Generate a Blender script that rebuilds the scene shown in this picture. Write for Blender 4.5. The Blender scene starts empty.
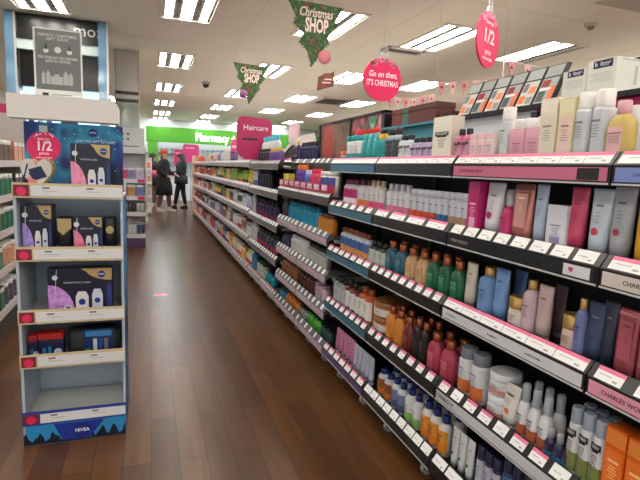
import bpy, bmesh, math, random
from mathutils import Vector, Matrix
R = random.Random(7)
PI = math.pi
col = bpy.context.scene.collection
sc = bpy.context.scene

# ---------------------------------------------------------------- camera
F, S, H = 490.0, 0.042, 1.36
va = Vector((-171, -77, F))
cy = -F * F / (va[1] - S * va[0])
vc = Vector((-S * cy, cy, F))
AY = va.normalized(); AD = vc.normalized(); AX = AD.cross(AY)
def at(px, py, x=None, y=None, z=None):
    """point of the place seen at a pixel of the photo, on the plane x=, y= or z="""
    v = Vector((px - 320, py - 240, F))
    r = Vector((v.dot(AX), v.dot(AY), -v.dot(AD)))
    t = x / r.x if x is not None else y / r.y if y is not None else (z - H) / r.z
    p = r * t
    return Vector((p.x, p.y, p.z + H))
cam_d = bpy.data.cameras.new('camera'); cam = bpy.data.objects.new('camera', cam_d); col.objects.link(cam)
cam_d.sensor_width = 36; cam_d.lens = F / 640 * 36; cam_d.clip_start = .05
rt = Vector((AX[0], AY[0], -AD[0])); dn = Vector((AX[1], AY[1], -AD[1])); fw = Vector((AX[2], AY[2], -AD[2]))
m = Matrix((rt, -dn, -fw)).transposed().to_4x4(); m.translation = (0, 0, H)
cam.matrix_world = m
sc.camera = cam

# ---------------------------------------------------------------- materials
def lin(c):
    return tuple((v / 255 / 12.92 if v / 255 <= .04045 else ((v / 255 + .055) / 1.055) ** 2.4) for v in c) + (1,)
_m = {}
def M(c, rough=.45, metal=0, emit=0, alpha=1, noise=0, trans=0):
    key = (tuple(c), rough, metal, emit, alpha, noise, trans)
    if key in _m: return _m[key]
    mt = bpy.data.materials.new('mat_%d_%d_%d' % tuple(c)); mt.use_nodes = True
    nt = mt.node_tree; b = nt.nodes['Principled BSDF']
    b.inputs['Base Color'].default_value = lin(c)
    b.inputs['Roughness'].default_value = rough; b.inputs['Metallic'].default_value = metal
    if emit:
        b.inputs['Emission Color'].default_value = lin(c); b.inputs['Emission Strength'].default_value = emit
    if alpha < 1: b.inputs['Alpha'].default_value = alpha
    if trans: b.inputs['Transmission Weight'].default_value = trans
    if noise:
        tc = nt.nodes.new('ShaderNodeTexCoord'); n = nt.nodes.new('ShaderNodeTexNoise'); n.inputs['Scale'].default_value = noise
        r = nt.nodes.new('ShaderNodeValToRGB')
        lc = lin(c)
        r.color_ramp.elements[0].color = tuple(v * .8 for v in lc[:3]) + (1,)
        r.color_ramp.elements[1].color = tuple(min(1, v * 1.15) for v in lc[:3]) + (1,)
        nt.links.new(tc.outputs['Object'], n.inputs['Vector']); nt.links.new(n.outputs['Fac'], r.inputs['Fac'])
        nt.links.new(r.outputs['Color'], b.inputs['Base Color'])
    _m[key] = mt
    return mt
def ramp_mat(name, scale, cols, rough=.4, detail=3, kind='noise', stretch=(1, 1, 1)):
    mt = bpy.data.materials.new(name); mt.use_nodes = True
    nt = mt.node_tree; b = nt.nodes['Principled BSDF']; b.inputs['Roughness'].default_value = rough
    tc = nt.nodes.new('ShaderNodeTexCoord'); mp = nt.nodes.new('ShaderNodeMapping'); mp.inputs['Scale'].default_value = stretch
    if kind == 'noise':
        n = nt.nodes.new('ShaderNodeTexNoise'); n.inputs['Detail'].default_value = detail; o = n.outputs['Fac']
    else:
        n = nt.nodes.new('ShaderNodeTexVoronoi'); o = n.outputs['Color']
    n.inputs['Scale'].default_value = scale
    r = nt.nodes.new('ShaderNodeValToRGB')
    el = r.color_ramp.elements
    while len(el) < len(cols): el.new(.5)
    for i, (p, c) in enumerate(cols):
        el[i].position = p; el[i].color = lin(c)
    nt.links.new(tc.outputs['Object'], mp.inputs['Vector']); nt.links.new(mp.outputs['Vector'], n.inputs['Vector'])
    nt.links.new(o, r.inputs['Fac']); nt.links.new(r.outputs['Color'], b.inputs['Base Color'])
    return mt
BLACK = (22, 21, 22); DARK = (45, 44, 46); WHITE = (235, 233, 230); GREY = (140, 140, 142); PINK = (226, 40, 112)
NAVY = (20, 30, 72); LGREY = (196, 196, 198)

# ---------------------------------------------------------------- mesh helpers
def bm_new(): return bmesh.new()
def box(bm, x0, x1, y0, y1, z0, z1, mi=0):
    vs = [bm.verts.new((x, y, z)) for x in (x0, x1) for y in (y0, y1) for z in (z0, z1)]
    for q in ((0, 1, 3, 2), (4, 6, 7, 5), (0, 4, 5, 1), (2, 3, 7, 6), (0, 2, 6, 4), (1, 5, 7, 3)):
        f = bm.faces.new([vs[i] for i in q]); f.material_index = mi
    return vs
def loft(bm, rings, mi=0, cap0=True, cap1=True):
    rv = [[bm.verts.new(p) for p in r] for r in rings]
    n = len(rv[0])
    for a, b in zip(rv[:-1], rv[1:]):
        for i in range(n):
            f = bm.faces.new((a[i], a[(i + 1) % n], b[(i + 1) % n], b[i])); f.material_index = mi; f.smooth = True
    if cap0: bm.faces.new(list(reversed(rv[0]))).material_index = mi
    if cap1: bm.faces.new(rv[-1]).material_index = mi
    return rv
def ring(rx, ry, z, n=14, e=1.0, cx=0, cy=0):
    out = []
    for i in range(n):
        t = 2 * PI * (i + .5) / n; c, s = math.cos(t), math.sin(t)
        out.append((cx + rx * math.copysign(abs(c) ** e, c), cy + ry * math.copysign(abs(s) ** e, s), z))
    return out
def lathe(bm, prof, mi=0, n=14, ry=1.0, e=1.0, cx=0, cy=0):
    return loft(bm, [ring(r, r * ry, z, n, e, cx, cy) for r, z in prof], mi)
def prism(bm, pts, d0, d1, axis='y', mi=0):
    """polygon pts (a,b) extruded; axis y: (a,d,b); axis x: (d,a,b); axis z: (a,b,d)"""
    f = {'y': lambda a, b, d: (a, d, b), 'x': lambda a, b, d: (d, a, b), 'z': lambda a, b, d: (a, b, d)}[axis]
    A = [bm.verts.new(f(a, b, d0)) for a, b in pts]; B = [bm.verts.new(f(a, b, d1)) for a, b in pts]
    bm.faces.new(list(reversed(A))).material_index = mi; bm.faces.new(B).material_index = mi
    n = len(A)
    for i in range(n):
        bm.faces.new((A[i], A[(i + 1) % n], B[(i + 1) % n], B[i])).material_index = mi
def tube(bm, p0, p1, r, mi=0, n=8, r1=None):
    p0 = Vector(p0); p1 = Vector(p1); d = (p1 - p0).normalized()
    u = d.orthogonal().normalized(); v = d.cross(u); r1 = r if r1 is None else r1
    rg = [[p + (u * math.cos(2 * PI * i / n) + v * math.sin(2 * PI * i / n)) * q for i in range(n)] for p, q in ((p0, r), (p1, r1))]
    loft(bm, rg, mi)
def sphere(bm, c, r, mi=0, n=12, sx=1, sy=1, sz=1):
    rings = []
    for k in range(1, n // 2 + 2):
        t = PI * k / (n // 2 + 2)
        rings.append([(c[0] + sx * r * math.sin(t) * math.cos(2 * PI * i / n), c[1] + sy * r * math.sin(t) * math.sin(2 * PI * i / n), c[2] - sz * r * math.cos(t)) for i in range(n)])
    loft(bm, rings, mi)
def mesh_of(name, bm, mats, bevel=0):
    bmesh.ops.recalc_face_normals(bm, faces=bm.faces)
    if bevel:
        eds = [e for e in bm.edges if len(e.link_faces) == 2 and e.calc_face_angle(0) > .9]
        bmesh.ops.bevel(bm, geom=eds, offset=bevel, segments=2, affect='EDGES', clamp_overlap=True)
    me = bpy.data.meshes.new(name); bm.to_mesh(me); bm.free()
    for mt in (mats if isinstance(mats, (list, tuple)) else [mats]): me.materials.append(mt)
    return me
def link(name, me, parent=None, loc=(0, 0, 0), rot=(0, 0, 0)):
    o = bpy.data.objects.new(name, me); col.objects.link(o); o.location = loc; o.rotation_euler = rot
    if parent: o.parent = parent
    return o
def obj(name, bm, mats, parent=None, loc=(0, 0, 0), rot=(0, 0, 0), bevel=0):
    return link(name, mesh_of(name, bm, mats, bevel), parent, loc, rot)
def tag(o, label, cat, group=None, kind=None):
    o['label'] = label; o['category'] = cat
    if group: o['group'] = group
    if kind: o['kind'] = kind
    return o
def thing(name, label, cat, loc=(0, 0, 0), rz=0, group=None):
    return tag(link(name, None, None, loc, (0, 0, rz)), label, cat, group)
def struct(name, bm, mats, **k):
    o = obj(name, bm, mats, **k); o['kind'] = 'structure'; return o
def dup(root, loc, rot=None):
    r = root.copy(); col.objects.link(r); r.location = loc
    if rot is not None: r.rotation_euler = rot
    for ch in list(root.children):
        c = ch.copy(); col.objects.link(c); c.parent = r
        for g in list(ch.children):
            d = g.copy(); col.objects.link(d); d.parent = c
    return r
_txt = {}
def add_text(bm, s, size, mat4, mi=0, bold=0.0, shear=0, width=None):
    """real letters laid into bm: text plane x right, y up, centred, moved by mat4"""
    key = (s, bold, shear)
    if key not in _txt:
        c = bpy.data.curves.new('t', 'FONT'); c.body = s; c.align_x = 'CENTER'; c.align_y = 'CENTER'; c.size = 1
        c.extrude = .004; c.offset = bold; c.shear = shear; c.resolution_u = 2
        o = bpy.data.objects.new('t', c); col.objects.link(o)
        dg = bpy.context.evaluated_depsgraph_get(); dg.update()
        me = bpy.data.meshes.new_from_object(o.evaluated_get(dg)); bpy.data.objects.remove(o); bpy.data.curves.remove(c)
        _txt[key] = ([v.co.copy() for v in me.vertices], [list(p.vertices) for p in me.polygons]); bpy.data.meshes.remove(me)
    vs, ps = _txt[key]
    sx = size
    if width:
        w = max(v.x for v in vs) - min(v.x for v in vs); sx = width / w
    nv = [bm.verts.new(mat4 @ Vector((v.x * sx, v.y * size, v.z * size))) for v in vs]
    for p in ps:
        try: bm.faces.new([nv[i] for i in p]).material_index = mi
        except ValueError: pass
def mtx(loc, right, up):
    r = Vector(right).normalized(); u = Vector(up).normalized(); n = r.cross(u)
    mm = Matrix((r, u, n)).transposed().to_4x4(); mm.translation = loc
    return mm
def front(x, y, z): return mtx((x, y, z), (1, 0, 0), (0, 0, 1))      # on a face that looks towards -y
def aisle(x, y, z): return mtx((x, y, z), (0, -1, 0), (0, 0, 1))     # on a face that looks towards -x

# ---------------------------------------------------------------- the setting
X0, X1, Y0, Y1, ZC = -3.6, 8.0, -4.0, 21.5, 3.1
def floor_mat():
    mt = bpy.data.materials.new('wood_floor'); mt.use_nodes = True; nt = mt.node_tree; b = nt.nodes['Principled BSDF']
    tc = nt.nodes.new('ShaderNodeTexCoord'); mp = nt.nodes.new('ShaderNodeMapping'); mp.inputs['Rotation'].default_value = (0, 0, PI / 2)
    br = nt.nodes.new('ShaderNodeTexBrick'); br.inputs['Scale'].default_value = 1; br.inputs['Brick Width'].default_value = 1.1; br.inputs['Row Height'].default_value = .125
    br.inputs['Mortar Size'].default_value = .002; br.inputs['Color1'].default_value = lin((82, 52, 27)); br.inputs['Color2'].default_value = lin((108, 71, 39)); br.inputs['Mortar'].default_value = lin((44, 30, 20))
    br.offset = .37; br.inputs['Bias'].default_value = -.1
    mp2 = nt.nodes.new('ShaderNodeMapping'); mp2.inputs['Scale'].default_value = (8, .8, 1)
    n = nt.nodes.new('ShaderNodeTexNoise'); n.inputs['Scale'].default_value = 2.2; n.inputs['Detail'].default_value = 6; n.inputs['Distortion'].default_value = .6
    r = nt.nodes.new('ShaderNodeValToRGB'); r.color_ramp.elements[0].position = .3; r.color_ramp.elements[0].color = (.66, .61, .57, 1); r.color_ramp.elements[1].position = .68; r.color_ramp.elements[1].color = (1, 1, 1, 1)
    mx = nt.nodes.new('ShaderNodeMix'); mx.data_type = 'RGBA'; mx.blend_type = 'MULTIPLY'; mx.inputs['Factor'].default_value = 1
    L = nt.links.new
    L(tc.outputs['Object'], mp.inputs['Vector']); L(mp.outputs['Vector'], br.inputs['Vector']); L(tc.outputs['Object'], mp2.inputs['Vector']); L(mp2.outputs['Vector'], n.inputs['Vector'])
    L(n.outputs['Fac'], r.inputs['Fac']); L(br.outputs['Color'], mx.inputs[6]); L(r.outputs['Color'], mx.inputs[7]); L(mx.outputs[2], b.inputs['Base Color'])
    bp = nt.nodes.new('ShaderNodeBump'); bp.inputs['Strength'].default_value = .02; bp.inputs['Distance'].default_value = .004
    n2 = nt.nodes.new('ShaderNodeTexNoise'); n2.inputs['Scale'].default_value = 5; L(tc.outputs['Object'], n2.inputs['Vector'])
    L(n2.outputs['Fac'], bp.inputs['Height']); pass
    b.inputs['Roughness'].default_value = .3
    b.inputs['Specular IOR Level'].default_value = .42
    return mt
b = bm_new(); box(b, X0, X1, Y0, Y1, -.1, 0); struct('floor', b, floor_mat())
CEIL = ramp_mat('ceiling_paint', 1.5, [(0, (243, 234, 214)), (1, (249, 241, 222))], .8)
b = bm_new(); box(b, X0, X1, Y0, Y1, ZC, ZC + .1); struct('ceiling', b, CEIL)
WALLM = ramp_mat('wall_paint', 1.5, [(0, (232, 230, 226)), (1, (240, 238, 234))], .7)
for nm, a in {'wall_left': 0, 'wall_right': (X1, X1 + .1, Y0, Y1), 'wall_back': (X0, X1, Y1, Y1 + .1), 'wall_front': None}.items():
    b = bm_new()
    if a: box(b, *a, 0, ZC)
    elif a == 0:
        box(b, X0 - .1, X0, Y0, Y1, 0, .4); box(b, X0 - .1, X0, Y0, Y1, 2.9, ZC); box(b, X0 - .1, X0, 3.4, Y1, .4, 2.9); box(b, X0 - .1, X0, Y0, Y0 + .2, .4, 2.9)
    else:
        box(b, X0, X1, Y0 - .1, Y0, 0, .5); box(b, X0, X1, Y0 - .1, Y0, 2.8, ZC); box(b, X0, X0 + .3, Y0 - .1, Y0, .5, 2.8); box(b, X1 - .3, X1, Y0 - .1, Y0, .5, 2.8)
    struct(nm, b, WALLM)
# unseen shop window and area lamp, added behind the camera to brighten the shop
b = bm_new(); box(b, X0 + .3, X1 - .3, Y0 - .06, Y0 - .05, .5, 2.8); struct('window_added_1', b, M((235, 242, 248), .02, 0, 0, .12))
b = bm_new()
for i in range(7): box(b, X0 + .3 + i * 1.8, X0 + .36 + i * 1.8, Y0 - .08, Y0 - .01, .5, 2.8)
struct('window_added_2', b, M((70, 72, 76)))
ld = bpy.data.lights.new('window_fill', 'AREA'); ld.shape = 'RECTANGLE'; ld.size = 10.5; ld.size_y = 2.6; ld.energy = 60; ld.color = (.97, .99, 1)
lo = bpy.data.objects.new('window_fill', ld); col.objects.link(lo); lo.location = (2.2, Y0 - .5, 1.5); lo.rotation_euler = (PI / 2, 0, 0)
# thin dark lines between the ceiling boards
b = bm_new()
for x in (-.7, 1.2, 2.8, 4.45, 6): box(b, x, x + .006, Y0 + .1, Y1 - .1, ZC - .003, ZC)
for y in (-1, 1.6, 4.45, 7.6, 10.6, 13.7, 16.8): box(b, X0 + .1, X1 - .1, y, y + .006, ZC - .003, ZC)
struct('trim_1', b, M((232, 222, 202)))

b = bm_new(); box(b, X0 - .06, X0 - .05, Y0 + .2, 3.4, .4, 2.9); struct('window_added_3', b, M((235, 242, 248), .02, 0, 0, .12))  # left window and the lamp outside it are added out of view as extra light
ld = bpy.data.lights.new('window_fill', 'AREA'); ld.shape = 'RECTANGLE'; ld.size = 7.0; ld.size_y = 2.4; ld.energy = 45; ld.color = (1, .98, .94)
lo = bpy.data.objects.new('window_fill', ld); col.objects.link(lo); lo.location = (X0 - .4, -.3, 1.5); lo.rotation_euler = (PI / 2, 0, -PI / 2)
# ---------------------------------------------------------------- ceiling lights (recessed, three tubes behind louvres)
def make_light():
    t = thing('ceiling_light', '', 'ceiling light')
    b = bm_new(); w, l = .3, .6
    box(b, -w, -w + .02, -l, l, -.02, 0); box(b, w - .02, w, -l, l, -.02, 0); box(b, -w, w, -l, -l + .02, -.02, 0); box(b, -w, w, l - .02, l, -.02, 0)
    obj('frame', b, M((236, 228, 214)), t)
    b = bm_new(); box(b, -w + .02, w - .02, -l + .02, l - .02, -.006, -.002); obj('reflector', b, M((96, 92, 88), .6), t)
    for x, ww in ((-.2, .042), (0, .062), (.2, .042)):
        b = bm_new(); box(b, x - ww, x + ww, -l + .03, l - .03, -.014, -.007); obj('tube_diffuser', b, TUBE, t)
    b = bm_new()
    for i in range(1, 16):
        for u in (-.11, .11): box(b, u - .04, u + .04, -l + i * .075 - .002, -l + i * .075 + .002, -.013, -.0065)
    obj('louvre', b, M((120, 116, 112), .5), t)
    return t
TUBE = M((255, 247, 236), .5, 0, 19); TUBEC = M((244, 250, 255), .5, 0, 21)
lt = make_light()
first = True
ys = [-3.3, -.5, 2.6, 5.87, 9.0, 12.15, 15.2, 18.25, 20.7]
rowname = {5.87: 'nearest the camera', 9.0: 'second row along', 12.15: 'third row along', 15.2: 'fourth row along', 18.25: 'row before the pharmacy', 20.7: 'row over the pharmacy', -3.3: 'behind the camera', -.5: 'above the camera', 2.6: 'just ahead of the camera'}
colname = {-1.15: 'over the cosmetics', .43: 'over the aisle', 2.05: 'just right of the aisle', 3.55: 'beyond the long shelving', 5.1: 'at far right'}
for x, cn in colname.items():
    for y in ys:
        if x < 0 and y == 9.0: continue
        yy = y + (.4 if x < 0 and y == 5.87 else -.12 if x > 3 else 0)
        o = lt if first else dup(lt, (x, yy, ZC))
        if first: lt.location = (x, yy, ZC)
        first = False
        o['label'] = 'recessed triple tube ceiling light %s, %s' % (cn, rowname[y]); o['group'] = 'recessed ceiling lights'
        tubes = [c_ for c_ in o.children if c_.name.startswith('tube')]
        for c_ in tubes:
            c_.material_slots[0].link = 'OBJECT'; c_.material_slots[0].material = TUBE if y < 11 else TUBEC
        if x == 5.1 and y == 5.87:
            tubes[2].material_slots[0].material = M((206, 200, 194)); tubes[2]['label'] = 'unlit tube'
# air vents
def vent(x, y, w, l, label):
    t = thing('ceiling_vent', label, 'air vent', (x, y, ZC))
    b = bm_new(); box(b, -w, w, -l, l, -.012, -.001); obj('backing', b, M((150, 144, 138)), t)
    b = bm_new()
    for s in (-1, 1):
        box(b, s * w - .02, s * w + .02, -l - .02, l + .02, -.03, 0); box(b, -w - .02, w + .02, s * l - .02, s * l + .02, -.03, 0)
    obj('frame', b, M((215, 208, 200)), t)
    b = bm_new()
    for i in range(5):
        yy = -l + (i + .7) * 2 * l / 5.5
        box(b, -w + .03, w - .03, yy, yy + .04, -.025, -.012)
    obj('slat', b, M((96, 88, 82)), t)
vent(4.35, 11.95, .35, .5, 'square air vent in the ceiling beyond the hanging card')
vent(3.42, 6.5, .27, .1, 'dark slotted air vent at the end of a ceiling light')
# smoke detector on the ceiling at right
q = at(591, 24, z=ZC)
t = thing('smoke_detector', 'small round cream smoke detector on the ceiling above the white cartons', 'smoke detector', (q.x, q.y, ZC))
b = bm_new(); lathe(b, [(.07, 0), (.07, -.02), (.055, -.03)]); obj('base', b, M((214, 200, 182)), t)
b = bm_new(); lathe(b, [(.04, -.03), (.035, -.055), (.015, -.065)]); obj('sensor', b, M((150, 125, 100)), t)
q = at(206, 82, z=ZC)
t = thing('security_camera', 'small dark dome camera on the ceiling over the aisle', 'camera', (q.x, q.y, ZC))
b = bm_new(); lathe(b, [(.09, 0), (.09, -.04), (.07, -.05)]); obj('base', b, M((190, 184, 178)), t)
b = bm_new(); sphere(b, (0, 0, -.06), .065); obj('dome', b, M((30, 28, 28), .1), t)
q = at(610, 3, z=ZC)
b = bm_new(); box(b, q.x - .1, q.x + .6, q.y - .35, q.y, ZC - .02, ZC - .001); box(b, q.x - .15, q.x + .65, q.y - .4, q.y + .05, ZC - .01, ZC - .001)
tag(obj('ceiling_hatch', b, M((196, 182, 160), .6)), 'beige access hatch panel in the ceiling at the upper right', 'hatch')
# ---------------------------------------------------------------- products
def lines(bm, w, z0, z1, y, n, mi, rr=R):
    h_ = (z1 - z0); box(bm, -w * .42, w * .42, y - .0004, y, z1 - h_ * .12, z1, mi)
    z1 = z1 - h_ * .25; n = 5
    for i in range(n):
        z = z1 - (i + .5) * (z1 - z0) / n; hw = w * rr.uniform(.2, .42); hh = (z1 - z0) / n * .13
        box(bm, -hw, hw, y - .0004, y, z - hh, z + hh, mi)
def arc_panel(bm, rx, ry, z0, z1, a=62, mi=0, n=7, e=1.0):
    """a label hugging the front (-y) of a round or oval body"""
    pts = []
    for i in range(n + 1):
        t = math.radians(-90 - a + 2 * a * i / n); c, s = math.cos(t), math.sin(t)
        pts.append((rx * math.copysign(abs(c) ** e, c), ry * math.copysign(abs(s) ** e, s)))
    for (xa, ya), (xb, yb) in zip(pts[:-1], pts[1:]):
        f = bm.faces.new([bm.verts.new(v) for v in ((xa, ya, z0), (xb, yb, z0), (xb, yb, z1), (xa, ya, z1))]); f.material_index = mi
def text_on(bm, s, w, z, y, size, mi):
    if s: add_text(bm, s, size, front(0, y, z), mi, .01, 0, w)
def build(kind, w, h, c, cc, lc=None, tc=None, text=None, accent=None, metal=0):
    """body mesh first, then (part name, mesh). w width, h height, front looks to -y"""
    r = w / 2; body = M(c, .32, metal); cap = M(cc, .3, .6 if cc == GOLD or cc == COPPER or cc == STEEL else 0)
    out = []; b = bm_new(); dep = 1.0; d = r
    lcol = lc or c
    if tc is None: tc = tuple(int(v * .62) if sum(lcol) > 300 else int(v * .5 + 90) for v in lcol)
    if kind == 'bottle':                      # round, shouldered, screw cap
        lathe(b, [(r * .9, 0), (r, .004), (r, h * .7), (r * .93, h * .75), (r * .6, h * .8), (r * .45, h * .83)])
        out.append(('bottle', mesh_of('bottle', b, body)))
        b = bm_new(); lathe(b, [(r * .55, h * .82), (r * .57, h * .84), (r * .55, h * .985), (r * .5, h)]); out.append(('cap', mesh_of('cap', b, cap)))
    elif kind == 'oval':                      # flat oval shampoo bottle, narrow neck, tall cap
        d = r * .62; e = .8
        lathe(b, [(r * .86, 0), (r * .95, .006), (r, h * .3), (r, h * .55), (r * .9, h * .68), (r * .62, h * .76), (r * .4, h * .8)], ry=.62, e=e)
        out.append(('bottle', mesh_of('bottle', b, body)))
        b = bm_new(); lathe(b, [(r * .42, h * .785), (r * .46, h * .8), (r * .46, h * .985), (r * .4, h)], ry=.85); out.append(('cap', mesh_of('cap', b, cap)))
    elif kind == 'can':                       # aerosol, straight with a full width cap
        lathe(b, [(r * .95, 0), (r, .004), (r, h * .74), (r * .9, h * .77)])
        out.append(('aerosol_can', mesh_of('aerosol_can', b, body)))
        b = bm_new(); lathe(b, [(r * .9, h * .765), (r * .93, h * .78), (r * .9, h * .98), (r * .8, h)]); out.append(('cap', mesh_of('cap', b, cap)))
    elif kind == 'flip':                      # straight cylinder with a low flat lid, stands like a white tub
        lathe(b, [(r * .95, 0), (r, .003), (r, h * .8)])
        out.append(('bottle', mesh_of('bottle', b, body)))
        b = bm_new(); lathe(b, [(r, h * .8), (r, h * .99), (r * .95, h)]); out.append(('cap', mesh_of('cap', b, cap)))
    elif kind == 'tube':                      # stands on its cap, crimped flat at the top
        d = r * .72; n = 16
        b.free(); b = bm_new()
        loft(b, [ring(r * .74, r * .7, h * .1, n), ring(r * .84, r * .66, h * .3, n, .95), ring(r * .93, r * .42, h * .65, n, .85), ring(r, r * .12, h * .95, n, .7), ring(r, r * .06, h, n, .7)])
        out.append(('tube', mesh_of('tube', b, body)))
        b = bm_new(); lathe(b, [(r * .62, 0), (r * .66, .003), (r * .68, h * .11)]); out.append(('cap', mesh_of('cap', b, cap)))
    elif kind == 'pump':                      # bottle with a pump head
        lathe(b, [(r * .9, 0), (r, .004), (r, h * .6), (r * .9, h * .66), (r * .45, h * .7)])
        out.append(('bottle', mesh_of('bottle', b, body)))
        b = bm_new(); lathe(b, [(r * .45, h * .69), (r * .45, h * .78), (r * .2, h * .8), (r * .18, h * .93)]); lathe(b, [(r * .35, h * .92), (r * .35, h)]); box(b, -r * .12, r * .12, -r * 1.0, 0, h * .94, h * .99)
        out.append(('pump', mesh_of('pump', b, cap)))
    elif kind == 'spray':                     # mist bottle with a tall clear overcap
        lathe(b, [(r * .9, 0), (r, .004), (r * .95, h * .56), (r * .7, h * .64), (r * .42, h * .67)])
        out.append(('bottle', mesh_of('bottle', b, body)))
        b = bm_new(); lathe(b, [(r * .42, h * .66), (r * .42, h * .74), (r * .25, h * .77), (r * .3, h * .88)]); out.append(('nozzle', mesh_of('nozzle', b, cap)))
        b = bm_new(); lathe(b, [(r * .62, h * .68), (r * .6, h * .96), (r * .45, h)]); out.append(('overcap', mesh_of('overcap', b, M((220, 228, 235), .1, 0, 0, .45))))
    elif kind == 'jar':
        lathe(b, [(r * .9, 0), (r, .004), (r, h * .62), (r * .88, h * .66)])
        out.append(('jar', mesh_of('jar', b, body)))
        b = bm_new(); lathe(b, [(r, h * .66), (r * 1.01, h * .68), (r * 1.01, h * .97), (r * .94, h)], n=18); out.append(('lid', mesh_of('lid', b, cap)))
    elif kind == 'box':
        d = min(r, .03)
        box(b, -r, r, -d, d, 0, h); out.append(('carton', mesh_of('carton', b, body, .0012)))
        b = bm_new(); box(b, -r * .96, r * .96, -d - .0006, -d + .001, h * .78, h * .97, 0); out.append(('top_band', mesh_of('top_band', b, M(cc))))
    elif kind == 'pouch':
        d = r * .35
        loft(b, [ring(r * .9, d, .0, 12, .6), ring(r * .98, d, h * .25, 12, .6), ring(r, d * .8, h * .6, 12, .5), ring(r, d * .25, h * .93, 12, .4), ring(r, .001, h, 12, .4)])
        out.append(('pouch', mesh_of('pouch', b, M(c, .22, .35))))
        b = bm_new(); box(b, -r * .98, r * .98, -d * .42, -d * .2, h * .9, h * .94); out.append(('seal_strip', mesh_of('seal_strip', b, M(cc))))
    # the printed label
    if kind == 'tube' or kind == 'pouch':
        b = bm_new(); zz = .3 if kind == 'tube' else .2
        # flat patch tilted to follow the front of the crimped tube
        y0 = -(d * (.96 if kind == 'tube' else 1.02)) - .0006; y1 = -(d * .3 if kind == 'tube' else d * .7) - .0022
        z0, z1 = h * .28, h * .84
        def P(u, v): return (u * r * .66, y0 + (y1 - y0) * v, z0 + (z1 - z0) * v)
        def q(u0, u1, v0, v1, mi, o=.0005):
            f = b.faces.new([b.verts.new((P(u, v)[0], P(u, v)[1] - o, P(u, v)[2])) for u, v in ((u0, v0), (u1, v0), (u1, v1), (u0, v1))]); f.material_index = mi
        if kind == 'pouch': q(-.95, .95, .0, 1, 0, 0)
        q(-.5, .5, .84, .89, 1)
        for k in range(4): q(-R.uniform(.15, .45), R.uniform(.15, .45), .44 + k * .08, .455 + k * .08, 1)
        if accent:
            cyc = [P(0, .2)]; 
            f = b.faces.new([b.verts.new((P(.45 * math.cos(a), 0)[0], P(0, .22)[1] - .0022 + math.sin(a) * 0, P(0, .22)[2] + r * .3 * math.sin(a))) for a in [2 * PI * k / 12 for k in range(12)]]); f.material_index = 2
        if text:
            dirv = Vector(P(0, 1)) - Vector(P(0, 0)); pp = Vector(P(0, .88)); pp.y -= .001
            add_text(b, text, r * .35, mtx(pp, (1, 0, 0), dirv), 1, .01, 0, r * 1.1)
        me = mesh_of('label', b, [M(lcol), M(tc), M(accent or tc)]); out.append(('front_label', me))
    else:
        lz = {'bottle': (.1, .66), 'oval': (.12, .58), 'can': (.08, .72), 'flip': (.06, .76), 'pump': (.08, .58), 'spray': (.08, .54), 'jar': (.12, .56), 'box': (.06, .72)}[kind]
        b = bm_new(); z0, z1 = h * lz[0], h * lz[1]
        if kind == 'box':
            box(b, -r * .85, r * .85, -d - .0008, -d + .001, z0, z1, 0); yy = -d - .0008
        elif kind == 'oval':
            box(b, -r * .5, r * .5, -d * 1.03 - .0006, -d * .9, z0, z1, 0); yy = -d * 1.03 - .0006
        else:
            arc_panel(b, r * 1.012 + .0002, r * 1.012 + .0002, z0, z1, 70, 0); yy = -r * 1.012 - .0008
            if accent: arc_panel(b, r * 1.02 + .0004, r * 1.02 + .0004, z0, z0 + (z1 - z0) * .42, 70, 2)
        if kind in ('box', 'oval') and accent: box(b, -r * .5, r * .5, yy - .0006, yy + .001, z0, z0 + (z1 - z0) * .4, 2)
        lines(b, w * .62, z0 + (z1 - z0) * .42, z0 + (z1 - z0) * .8, yy - (.0012 if accent else .0004), 4, 1)
        if text:
            box(b, -r * .72, r * .72, yy - .0006, yy + .0004 + r * .2, z0 + (z1 - z0) * .8, z0 + (z1 - z0) * .93, 1)
            add_text(b, text, (z1 - z0) * .1, front(0, yy - .001, z0 + (z1 - z0) * .865), 0, .02, 0, r * 1.25)
        out.append(('front_label', mesh_of('label', b, [M(lcol), M(tc), M(accent or tc)])))
    return out, d
GOLD = (196, 158, 92); COPPER = (176, 98, 62); STEEL = (180, 182, 186)
KIND = {'bottle': 'shampoo_bottle', 'oval': 'shampoo_bottle', 'can': 'aerosol_can', 'flip': 'lidded_bottle', 'tube': 'cream_tube', 'pump': 'pump_bottle', 'spray': 'spray_bottle', 'jar': 'cream_jar', 'box': 'carton_box', 'pouch': 'foil_pouch'}
CAT = {'bottle': 'bottle', 'oval': 'bottle', 'can': 'aerosol can', 'flip': 'bottle', 'tube': 'tube', 'pump': 'pump bottle', 'spray': 'spray bottle', 'jar': 'jar', 'box': 'box', 'pouch': 'pouch'}
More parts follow.
